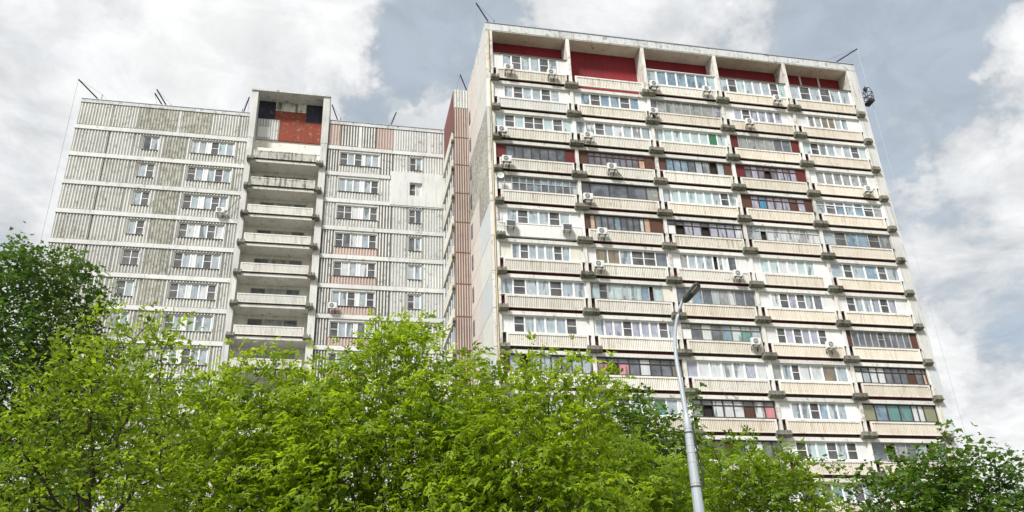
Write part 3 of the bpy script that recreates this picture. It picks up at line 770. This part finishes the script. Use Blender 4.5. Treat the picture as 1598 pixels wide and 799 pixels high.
u, z = facade(781, 273, -.4)
o = empty('satellite_dish', place(u, -.4, z), YAW, 'small white satellite dish at the left end of wooden framed glazing', 'satellite dish')
b = MB(); rings = 4; nn = 14; vs = [(0, .06, 0)]; fs = []
for r_ in range(1, rings + 1):
    q = r_ / rings
    for a in range(nn): vs.append((.27 * q * math.cos(2 * math.pi * a / nn), .06 - .07 * q * q, .27 * q * math.sin(2 * math.pi * a / nn)))
for a in range(nn): fs.append((0, 1 + a, 1 + (a + 1) % nn))
for r_ in range(rings - 1):
    for a in range(nn): fs.append((1 + r_ * nn + a, 1 + (r_ + 1) * nn + a, 1 + (r_ + 1) * nn + (a + 1) % nn, 1 + r_ * nn + (a + 1) % nn))
b.faces(vs, fs, M['ac']); b.build('dish', o)
b = MB(); b.tube([(0, .05, 0), (0, .2, -.1), (0, .42, -.1)], .02, M['steel_dark'], 5); b.tube([(0, 0, -.26), (0, -.25, -.1)], .01, M['steel_dark'], 4); b.box(-.03, .03, -.3, -.24, -.13, -.07, M['ac']); b.build('arm', o)

u, z = facade(784, 345, -.35)
o = empty('tv_antenna', place(u, -.35, z), YAW, 'rooflike aerial with cross rods on a bracket beside the smooth white wall', 'antenna')
o['label'] = 'small TV aerial with cross rods on the smooth white wall'
b = MB(); b.tube([(0, 0, -.2), (0, 0, .75)], .016, M['wire'], 5); b.tube([(0, .3, 0), (0, 0, 0)], .014, M['wire'], 4); b.build('mast', o)
b = MB(); b.tube([(-.6, 0, .1), (.1, 0, .1)], .013, M['wire'], 4)
for q in range(5): b.tube([(-.55 + q * .13, 0, -.06 - .02 * q), (-.55 + q * .13, 0, .26 + .02 * q)], .01, M['wire'], 4)
b.build('rods', o)

# roof davits: inclined pole, stay post, stay wires, hanging cable
def davit(foot, tip, post, dep, label, cable=None, second=False):
    (fu, fz), (tu, tz), (pu, pz) = foot, tip, post
    o = empty('roof_davit', place(fu, dep, fz), YAW, label, 'roof davit', 'cable davits along the roof edges')
    b = MB(); b.tube([(0, 0, 0), (tu - fu, -.9, tz - fz)], .062, M['steel_dark'], 6); b.build('pole', o)
    b = MB(); b.tube([(pu - fu, .1, 0), (pu - fu, .1, pz - fz)], .035, M['steel_dark'], 5); b.build('post', o)
    b = MB(); b.tube([(pu - fu, .1, pz - fz), (tu - fu, -.9, tz - fz)], .012, M['wire'], 4); b.tube([(pu - fu, .1, pz - fz), ((pu - tu) * .6, 1.0, -.1)], .012, M['wire'], 4); b.build('stay_wire', o)
    if cable:
        b = MB()
        for q in range(2 if second else 1): b.tube([(tu - fu + .12 * q, -.9, tz - fz), (tu - fu + .12 * q + .05, -.9, cable - fz)], .012, M['wire'], 4)
        b.build('cable', o)
    return o
davit((-32.3, 49.75), (-34.4, 51.5), (-32.5, 50.8), LD + .6, 'roof davit at the far left corner of the grey block', 1.0)
davit((-26.7, 49.75), (-27.8, 51.2), (-26.6, 50.4), LD + .6, 'roof davit standing near the middle of the left roof edge')
davit((-26.95, 49.75), (-28.0, 51.05), (-27.9, 50.5), LD + 1.0, 'shorter roof davit just behind the one near the left roof middle')
davit((-20.3, 49.75), (-19.75, 51.3), (-20.35, 50.6), LD + .6, 'roof davit just left of the raised loggia attic', 47.5)
davit((-11.5, 49.75), (-12.28, 51.3), (-11.4, 50.6), LD + .6, 'roof davit just right of the raised loggia attic')
davit((-6.8, 49.75), (-6.25, 51.1), (-6.85, 50.3), LD + .6, 'roof davit over the middle of the right wing roof')
davit((.65, 49.95), (-1.05, 52.0), (.62, 51.3), .9, 'roof davit on the tall tower\'s front left corner', 45.5)
davit((-.2, 49.7), (-1.1, 51.2), (-1.3, 50.2), 9.2, 'small roof davit on the corrugated corner beside the tower', 48.2)
davit((30.7, 49.95), (33.75, 51.85), (30.5, 50.75), .8, 'roof davit on the tall tower\'s far right corner holding the cradle', 1.0)

u, z = facade(1349, 161, -.1)
o = empty('work_cradle', place(33.42, -.1, z), YAW, 'black suspended work cradle hanging high beside the tower\'s right edge', 'cradle')
b = MB(); ct = M['steel_dark']; w, d, h = .28, .42, 1.45
for sx in (-w, w):
    for sy in (-d, d): b.tube([(sx, sy, 0), (sx, sy, 1.0), (sx * .3, sy, h)], 0.026, ct, 5)
    for zz in (.08, .55, 1.0): b.tube([(sx, -d, zz), (sx, d, zz)], .03, ct, 5)
    b.tube([(sx, -d, .08), (sx, 0, .55), (sx, -d, 1.0)], .025, ct, 5); b.tube([(sx, d, .08), (sx, 0, .55), (sx, d, 1.0)], .025, ct, 5)
for sy in (-d, d):
    for zz in (.08, .55, 1.0): b.tube([(-w, sy, zz), (w, sy, zz)], .03, ct, 5)
    b.tube([(-w * .3, sy, h), (w * .3, sy, h)], .03, ct, 5)
b.tube([(0, -d, h), (0, d, h)], .03, ct, 5)
b.build('frame', o)
b = MB(); b.box(-w, w, -d, d, .0, .06, ct); b.box(-w - .02, w + .02, -d - .02, -d + .0, .06, .3, ct); b.build('platform', o)
b = MB(); b.box(-.12, .12, -.14, .14, h - .05, h + .22, ct); b.tube([(0, 0, h + .2), (0, 0, h + .45)], .03, ct, 5); b.build('hoist', o)

# loose cables hanging on the facade
def wire_thing(label, pts, dep=-.2, rad=.02, mat='wire_black'):
    q = [facade(x, y, dep) for x, y in pts]
    o = empty('hanging_cable', place(q[0][0], dep, q[0][1]), YAW, label, 'cable')
    b = MB(); b.tube([(a - q[0][0], 0.0, c - q[0][1]) for a, c in q], rad, M[mat], 5); b.build('cord', o); return o
wire_thing('black cable looping over the balcony slab above the dark framed white paned glazing', [(1129, 612), (1134, 618), (1138, 626), (1148, 625), (1153, 622), (1146, 619), (1138, 615)], -.25)
wire_thing('thin black cable drooping from the ribbed wall to an air conditioner', [(345, 331), (354, 330), (362, 322), (370, 312), (376, 308)], LD - .3, .025)
wire_thing('black pipe slanting down the parapet from the dark red glazing\'s air conditioner', [(960, 264), (966, 270), (972, 277), (974, 281)], -.3, .03)

# ================================================================== street lamp
lb = at(1091, 799, 14.9); lx, ly = lb[0], lb[1]
lamp = empty('street_lamp', (lx, ly, 0), 0, 'grey metal street lamp with curved arm and flat LED head in front of the trees', 'street lamp')
b = MB(); b.tube([(0, 0, 0), (0, 0, .5), (0, 0, 4.1), (0, 0, 5.55), (0, 0, 5.62), (0, 0, 5.75)], [.13, .125, .091, .066, .062, .044], M['galv'], 16); b.build('pole', lamp)
hx = Vector((.80, -.6, 0)).normalized()
def pt(h, z): return (hx.x * h, hx.y * h, z)
arm_top = 7.86
b = MB(); prof = [(0, 5.70), (-.01, 6.0), (-.025, 6.35), (-.04, 6.6), (-.045, 6.82), (-.035, 7.0), (-.01, 7.2), (.03, 7.38), (.085, 7.55), (.15, 7.69), (.215, 7.80), (.26, 7.86)]
b.tube([pt(h, z) for h, z in prof], [.046, .042, .038, .036, .034, .033, .032, .031, .030, .029, .028, .028], M['galv'], 10); b.build('arm', lamp)
b = MB()
hd = []                                        # head, built along the arm direction, tilted up
for (s0, wd, th) in ((.24, .03, .03), (.27, .05, .04), (.31, .09, .045), (.43, .105, .04), (.56, .10, .032), (.59, .07, .02)):
    hd.append((s0, wd, th))
side = Vector((-hx.y, hx.x, 0))
vs = []; fs = []
tilt = .75
for (s0, wd, th) in hd:
    c0 = Vector(pt(s0, arm_top - .02 + (s0 - .3) * tilt)); nrm = Vector((-hx.x * tilt, -hx.y * tilt, 1)).normalized()
    for a, bb in ((-1, -.3), (-.8, -1), (.8, -1), (1, -.3), (.85, .8), (0, 1), (-.85, .8)):
        vs.append(tuple(c0 + side * (a * wd) + nrm * (bb * th)))
nq = 7
for i in range(len(hd) - 1):
    for q in range(nq): fs.append((i * nq + q, i * nq + (q + 1) % nq, (i + 1) * nq + (q + 1) % nq, (i + 1) * nq + q))
fs += [tuple(range(nq))[::-1], tuple(range((len(hd) - 1) * nq, len(hd) * nq))]
b.faces(vs, fs, M['lamp_head']); b.build('lamp_head', lamp)
b = MB(); nrm = Vector((-hx.x * tilt, -hx.y * tilt, 1)).normalized()
q = []
for s0, wd in ((.42, .075), (.555, .072)):
    c0 = Vector(pt(s0, arm_top - .02 + (s0 - .3) * tilt)) - nrm * .043
    q += [c0 - side * wd, c0 + side * wd]
q2 = [v - nrm * .012 for v in q]
b.faces([tuple(v) for v in q + q2], [(4, 5, 7, 6), (0, 1, 5, 4), (2, 6, 7, 3), (0, 4, 6, 2), (1, 3, 7, 5)], M['lamp_lens']); b.build('lens', lamp)
for zz in (5.48, 5.40, 5.31, 5.18, 5.06, 4.9, 4.55, 4.48):
    rr = .091 - (zz - 4.1) * .0172 - .006
    k = MB(); k.tube([(0, 0, zz), (0, 0, zz + .025)], [rr + .008 + random.uniform(0, .005)] * 2, M['galv_band'] if random.random() < .7 else M['lamp_head'], 16); k.build('clamp_band', lamp)
b = MB(); b.tube([(.085, -.02, 5.5), (.10, -.03, 5.2), (.10, -.02, 4.9), (.14, -.03, 4.7), (.12, -.02, 4.45)], .012, M['wire_black'], 5); b.tube([(.09, .03, 5.2), (.17, .03, 4.8), (.11, .02, 4.5)], .01, M['wire_black'], 5); b.build('cable', lamp)

# ================================================================== trees
def leaf_mat(name, dark, light, trans=0.45, gloss=.35):
    m = bpy.data.materials.new(name); m.use_nodes = True
    t = NT(m.node_tree); t.n.clear()
    at_ = t.node('ShaderNodeAttribute', attribute_name='tone').outputs['Fac']
    colr = t.mix(at_, dark, light)
    pr = t.node('ShaderNodeBsdfPrincipled', i_Roughness=.45)
    t.l.new(colr, pr.inputs['Base Color']); pr.inputs['Specular IOR Level'].default_value = gloss
    tr = t.node('ShaderNodeBsdfTranslucent')
    t.l.new(t.mix(1.0, colr, (1.25, 1.15, .55), 'MULTIPLY'), tr.inputs[0])
    ms = t.node('ShaderNodeMixShader', i_0=trans); t.l.new(pr.outputs[0], ms.inputs[1]); t.l.new(tr.outputs[0], ms.inputs[2])
    o = t.node('ShaderNodeOutputMaterial'); t.l.new(ms.outputs[0], o.inputs[0])
    return m
LM = {
 'ash': leaf_mat('ash_leaved_maple_leaf', (.10, .19, .014), (.42, .58, .040), .62),
 'ash2': leaf_mat('ash_leaved_maple_leaf_olive', (.08, .16, .014), (.32, .47, .038), .58),
 'elm': leaf_mat('small_leaf', (.08, .16, .014), (.36, .51, .042), .60),
 'maple': leaf_mat('broad_maple_leaf', (.036, .095, .022), (.135, .235, .048), .46),
 'maple2': leaf_mat('broad_maple_leaf_bright', (.04, .10, .016), (.16, .275, .034), .48),
}
M['bark'] = wall_mat('bark', (.075, .06, .045), (.03, .025, .02), .7, .6, bump=.8)

def grow(lobes, base, fork, n_cl, per, step, seedv, spread=.38):
    rg = np.random.default_rng(seedv)
    vol = np.array([l[3] ** 2 for l in lobes]); vol = vol / vol.sum()
    cents = []
    for _ in range(n_cl):
        l = lobes[rg.choice(len(lobes), p=vol)]
        d = rg.normal(size=3); d /= np.linalg.norm(d)
        r = l[3] * rg.uniform(.45, 1.0) ** .5
        cents.append(np.array(l[:3]) + d * r * np.array([1, 1, .95]))
    cents = np.array(cents); cents = cents[cents[:, 2] > 2.0]
    att = (cents[:, None, :] + rg.normal(size=(len(cents), per, 3)) * spread * np.array([1, 1, .75])).reshape(-1, 3)
    pos = []; par = []
    k = max(3, int(np.linalg.norm(fork - base) / step))
    for i in range(k + 1):
        f = i / k
        pos.append(base + (fork - base) * f + np.array([math.sin(f * 5 + seedv) * .06, math.cos(f * 4 + seedv) * .05, 0]) * min(1, i)); par.append(i - 1)
    pos = np.array(pos); par = list(par)
    near = np.full(len(att), -1); nd = np.full(len(att), 1e9); alive = np.ones(len(att), bool)
    def update(i0):
        nonlocal nd, near
        new = pos[i0:]
        d = np.linalg.norm(att[:, None, :] - new[None], axis=2)
        j = d.argmin(1); dm = d[np.arange(len(att)), j]
        b = dm < nd; nd = np.where(b, dm, nd); near = np.where(b, j + i0, near)
    update(max(0, k // 2))
    for it in range(110):
        alive &= nd > step * 1.15
        idx = np.where(alive)[0]
        if len(idx) == 0: break
        dirs = att[idx] - pos[near[idx]]; dirs /= np.linalg.norm(dirs, axis=1)[:, None]
        acc = np.zeros_like(pos); np.add.at(acc, near[idx], dirs)
        ns = np.unique(near[idx])
        v = acc[ns]; ln = np.linalg.norm(v, axis=1)
        v = v / np.maximum(ln, 1e-6)[:, None] + rg.normal(size=v.shape) * .13; v /= np.linalg.norm(v, axis=1)[:, None]
        newp = pos[ns] + v * step
        dd = np.linalg.norm(newp[:, None, :] - pos[None], axis=2).min(1)
        ok = dd > step * .45
        blocked = ns[~ok]
        if len(blocked): alive[idx[np.isin(near[idx], blocked)]] = False
        newp = newp[ok]; ns = ns[ok]
        if len(newp) == 0: continue
        i0 = len(pos)
        pos = np.vstack([pos, newp]); par += list(ns)
        update(i0)
        if len(pos) > 5200: break
    return pos, np.array(par)

def radii(pos, par, tip, ex=2.35):
    n = len(pos); acc = np.zeros(n); ch = np.zeros(n, int)
    for i in range(n - 1, 0, -1):
        if acc[i] == 0: acc[i] = tip ** ex
        acc[par[i]] += acc[i]; ch[par[i]] += 1
    return acc ** (1 / ex), ch

def branch_mesh(pos, par, rad, mat, minr=.0, sides=5):
    i = np.arange(1, len(pos)); p = par[1:]
    d = pos[i] - pos[p]; d /= np.linalg.norm(d, axis=1)[:, None] + 1e-9
    h = np.where(np.abs(d[:, 2:3]) < .9, np.array([[0, 0, 1.0]]), np.array([[1.0, 0, 0]]))
    a = np.cross(d, h); a /= np.linalg.norm(a, axis=1)[:, None]; b = np.cross(d, a)
    ang = np.arange(sides) * 2 * math.pi / sides
    cs = np.cos(ang)[None, :, None]; sn = np.sin(ang)[None, :, None]
    off = a[:, None, :] * cs + b[:, None, :] * sn
    r1 = np.minimum(rad[p], rad[i] * 1.5)[:, None, None]; r2 = rad[i][:, None, None]
    v = np.concatenate([pos[p][:, None, :] - d[:, None, :] * .01 + off * r1, pos[i][:, None, :] + off * r2], axis=1)
    n = len(i); base = np.arange(n)[:, None, None] * (2 * sides)
    k = np.arange(sides); q = np.stack([k, (k + 1) % sides, (k + 1) % sides + sides, k + sides], 1)
    f = (base + q[None]).reshape(-1)
    return np_mesh('trunk', v.reshape(-1, 3), f.reshape(-1, 4), mat)

def np_mesh(name, v, f, mat, tone=None, smooth=False):
    me = bpy.data.meshes.new(name); nf, k = f.shape
    me.vertices.add(len(v)); me.vertices.foreach_set('co', v.astype(np.float32).ravel())
    me.loops.add(nf * k); me.loops.foreach_set('vertex_index', f.astype(np.int32).ravel())
    me.polygons.add(nf); me.polygons.foreach_set('loop_start', np.arange(0, nf * k, k, dtype=np.int32)); me.polygons.foreach_set('loop_total', np.full(nf, k, np.int32))
    me.materials.append(mat); me.update(calc_edges=True)
    if tone is not None:
        at_ = me.attributes.new('tone', 'FLOAT', 'FACE'); at_.data.foreach_set('value', tone.astype(np.float32))
    return me

def unitv(v): return v / (np.linalg.norm(v, axis=-1, keepdims=True) + 1e-9)

def leaves(pos, par, rad, ch, centre, kind, per_node, size, tipr, seedv, droop=.35, spreadr=.16):
    rg = np.random.default_rng(seedv + 100)
    cand = np.where(rad < tipr)[0]
    reps = np.where(ch[cand] == 0, per_node * 5 + 2, per_node * 4)
    idx = np.repeat(cand, reps); n = len(idx)
    o = pos[idx] + rg.normal(size=(n, 3)) * spreadr * np.array([1, 1, .8])
    outw = unitv((pos[idx] - centre) * np.array([1, 1, .5]))
    tw = unitv(pos[idx] - pos[np.maximum(par[idx], 0)])
    ax = unitv(outw * .5 + tw * .5 + rg.normal(size=(n, 3)) * .62 + np.array([0, 0, .12 - droop]))
    up = unitv(np.array([0, 0, 1.0]) + rg.normal(size=(n, 3)) * .42)
    sd = unitv(np.cross(ax, up)); nm = unitv(np.cross(sd, ax))
    cell = np.floor((pos + 50) / .55).astype(int); key = (cell[:, 0] * 7349 + cell[:, 1] * 9151 + cell[:, 2] * 6271) % 997
    clump = np.random.default_rng(seedv).uniform(0, 1, 997)[key]; tone0 = .40 * rg.uniform(0, 1, n) + .60 * clump[idx]
    sz = size * rg.uniform(.5, 1.3, n)
    V = []; F = []; TT = []
    def add_leaflet(org, d, s, nn, L, Wd, tn):
        fold = .22
        k = sum(len(x) for x in V)
        tipd = unitv(d - nn * .28)
        v = np.stack([org, org + d * (L * .42)[:, None] + s * (Wd * .5)[:, None] + nn * (Wd * fold)[:, None],
                      org + d * (L * .55)[:, None] + tipd * (L * .45)[:, None],
                      org + d * (L * .42)[:, None] - s * (Wd * .5)[:, None] + nn * (Wd * fold)[:, None]], 1)
        m_ = len(org); b = k + np.arange(m_)[:, None] * 4
        F.append(np.concatenate([b + np.array([[0, 1, 2]]), b + np.array([[0, 2, 3]])], 0)); V.append(v.reshape(-1, 3)); TT.append(np.concatenate([tn, tn]))
    if kind == 'ash':
        Lr = sz * 1.55
        for (pp_, ang) in ((1.0, 0), (.72, 1), (.72, -1), (.42, 1), (.42, -1)):
            org = o + ax * (Lr * pp_ * .8)[:, None] - np.array([0, 0, 1.0]) * (Lr * pp_ * pp_ * .18)[:, None]
            jit = rg.normal(size=(n, 3)) * .16
            if ang == 0: d = unitv(ax + jit - np.array([0, 0, .35])); s_ = sd
            else:
                d = unitv(ax * .62 + sd * ang * .8 - np.array([0, 0, .32]) + jit); s_ = unitv(np.cross(d, nm))
            add_leaflet(org, d, s_, nm, sz * (1.05 if ang == 0 else .9), sz * .42, tone0 + rg.normal(size=n) * .06)
    elif kind == 'elm':
        for q, ang in ((0.25, 1), (.55, -1), (.85, 1), (1.15, -.3), (.4, -1.)):
            org = o + ax * (sz * 2.2 * q)[:, None]
            d = unitv(ax * .55 + sd * ang * .8 + rg.normal(size=(n, 3)) * .25); s_ = unitv(np.cross(d, nm))
            add_leaflet(org, d, s_, nm, sz * 1.0, sz * .55, tone0 + rg.normal(size=n) * .06)
    else:
        for q in (0, 1):
            d = unitv(ax + sd * (q - .5) * 1.3 + rg.normal(size=(n, 3)) * .3 - np.array([0, 0, .35])); up2 = unitv(np.array([0, 0, 1.0]) + rg.normal(size=(n, 3)) * .35)
            s_ = unitv(np.cross(d, up2)); n2 = unitv(np.cross(s_, d)); org = o + d * (sz * .35)[:, None]
            k = sum(len(x) for x in V)
            def P(a, b, c): return org + d * (sz * a)[:, None] + s_ * (sz * b)[:, None] + n2 * (sz * c)[:, None]
            v = np.stack([P(0, 0, 0), P(.25, .55, .05), P(.55, .30, .0), P(1.0, 0, -.16), P(.55, -.30, .0), P(.25, -.55, .05), P(.45, 0, .03)], 1)
            m_ = n; b = k + np.arange(m_)[:, None] * 7
            tr_ = np.array([[0, 1, 6], [1, 2, 6], [2, 3, 6], [3, 4, 6], [4, 5, 6], [5, 0, 6]])
            F.append(np.concatenate([b + tr_[q_][None] for q_ in range(6)], 0)); V.append(v.reshape(-1, 3)); TT.append(np.tile(tone0, 6))
    return np.concatenate(V), np.concatenate(F), np.clip(np.concatenate(TT), 0, 1)

NTRI = 0
DENS = {'ash': 3.5, 'elm': 2.5, 'maple': 3.0}
SIZE = {'ash': 1.14, 'elm': 1.25, 'maple': 1.0}
def tree(name, label, cat, dist, lobes_px, base_px, kind, mat, n_cl, per, per_node, size, seedv, fork_h=.42, step=.24, tip=.0065, tipr=.016, droop=.3, lower=True, lean=0.0, spread=.30):
    global NTRI
    sc = dist / math.cos(math.atan(.35)) / FPX
    lobes = []
    rg = np.random.default_rng(seedv)
    for (x, y, r) in lobes_px:
        P = at(x, y, dist); rr = max(r * sc - .75 * spread, .35 * r * sc)
        lobes.append((P[0], P[1] + rg.uniform(-.6, .6) * rr, P[2], rr))
    cx = np.mean([l[0] for l in lobes]); cy = np.mean([l[1] for l in lobes]); zmax = max(l[2] + l[3] for l in lobes)
    B = at(base_px, 799, dist); base = np.array([B[0], B[1], 0.0])
    if lower:
        low_z = min(l[2] for l in lobes); w = max(l[3] for l in lobes)
        spanx = [min(l[0] for l in lobes), max(l[0] for l in lobes)]
        for q in range(4):
            lobes.append((spanx[0] + (spanx[1] - spanx[0]) * (q + .5) / 4, cy + rg.uniform(-.5, .5), max(low_z - w * .8, 3.2), w * .85))
    fork = base + np.array([lean, 0, zmax * fork_h])
    pos, par = grow(lobes, base, fork, int(n_cl * DENS[kind]), per, step, seedv, spread)
    rad, ch = radii(pos, par, tip)
    o = empty(name, tuple(base), 0, label, cat)
    me = branch_mesh(pos - base, par, rad, M['bark']); link('trunk', me, o)
    V, F, T = leaves(pos - base, par, rad, ch, np.array([cx, cy, zmax * .55]) - base, kind, per_node, size * SIZE[kind], tipr, seedv, droop)
    link('crown', np_mesh('crown', V, F, LM[mat], T), o)
    NTRI += len(F) + len(pos) * 10
    print(name, label[:30], 'nodes', len(pos), 'leaf tris', len(F), 'base r', rad[0])
    return o

tree('maple_tree', 'dark green maple tree rising at the left edge beside the grey block', 'tree', 28,
     [(60, 445, 62), (25, 520, 80), (105, 460, 40), (90, 550, 62), (20, 620, 90), (80, 650, 90), (128, 430, 18), (28, 395, 26), (10, 420, 40), (132, 480, 18), (60, 760, 90), (95, 420, 26)],
     60, 'maple', 'maple', 150, 9, 3, .125, 3, step=.3, tipr=.017, spread=.5)
tree('small_leaved_tree', 'small leaved yellow green tree with a dark forked trunk at lower left', 'tree', 14,
     [(165, 560, 34), (225, 535, 26), (100, 605, 28), (65, 660, 28), (150, 640, 60), (240, 590, 32), (230, 670, 50), (190, 730, 65), (75, 750, 50), (120, 710, 55), (60, 710, 28), (250, 520, 12)],
     168, 'elm', 'elm', 120, 8, 1, .080, 5, fork_h=.5, step=.2, tipr=.012, tip=.0066, spread=.24, lower=False)
tree('ash_leaved_maple', 'bright yellow green tree in front of the loggia column', 'tree', 17.5,
     [(345, 630, 46), (400, 602, 36), (440, 582, 22), (368, 578, 18), (325, 710, 55), (390, 700, 75), (450, 655, 46), (430, 755, 72), (310, 780, 65), (300, 640, 20)],
     240, 'ash', 'ash', 130, 8, 2, .115, 8, step=.24)
tree('ash_leaved_maple', 'tallest bright yellow green tree, below the stepped corner between the blocks', 'tree', 16.5,
     [(600, 562, 40), (640, 535, 22), (560, 625, 56), (660, 612, 58), (515, 620, 32), (560, 710, 90), (680, 700, 85), (490, 665, 44), (742, 585, 26), (730, 655, 55), (700, 572, 26), (600, 512, 12), (662, 520, 10), (500, 765, 60), (548, 585, 20), (690, 545, 8)],
     620, 'ash', 'ash', 210, 8, 2, .115, 12, step=.24)
tree('ash_leaved_maple', 'bright green loose tree in front of the tower\'s lower left balconies', 'tree', 15.5,
     [(830, 610, 42), (785, 590, 30), (860, 680, 62), (800, 720, 80), (890, 625, 30), (918, 605, 16), (770, 660, 55), (880, 770, 70), (828, 555, 12), (760, 750, 70)],
     830, 'ash', 'ash', 150, 8, 2, .108, 21, step=.24)
tree('ash_leaved_maple', 'olive green tree just left of the street lamp', 'tree', 18.5,
     [(930, 705, 38), (950, 765, 70), (1010, 785, 50), (1040, 765, 32), (905, 775, 60), (1000, 745, 26), (912, 650, 16)],
     985, 'ash', 'ash2', 110, 8, 2, .110, 31, step=.25, lean=-.6)
tree('maple_tree', 'dark green broad leaved tree behind the olive tree by the lamp', 'tree', 26,
     [(990, 662, 40), (1032, 685, 36), (955, 650, 26), (1055, 715, 34), (985, 632, 16), (1000, 725, 60), (965, 690, 34)],
     1000, 'maple', 'maple2', 110, 9, 3, .125, 41, step=.3, tipr=.017, spread=.45)
tree('ash_leaved_maple', 'mid green tree just right of the street lamp', 'tree', 20,
     [(1160, 755, 48), (1130, 728, 26), (1205, 772, 50), (1242, 795, 30), (1115, 780, 36), (1188, 728, 20), (1143, 705, 10), (1160, 800, 60), (1225, 755, 14)],
     1170, 'ash', 'ash2', 150, 8, 2, .105, 51, step=.24)
tree('maple_tree', 'dark green broad crowned maple at the lower right corner', 'tree', 22,
     [(1440, 765, 48), (1500, 765, 52), (1405, 745, 26), (1560, 780, 46), (1545, 735, 14), (1392, 790, 32), (1480, 810, 90), (1425, 728, 14), (1470, 722, 18), (1590, 765, 26), (1510, 722, 12)],
     1480, 'maple', 'maple2', 220, 9, 3, .112, 61, step=.27, tipr=.017, spread=.4)
print('tree tris', NTRI)
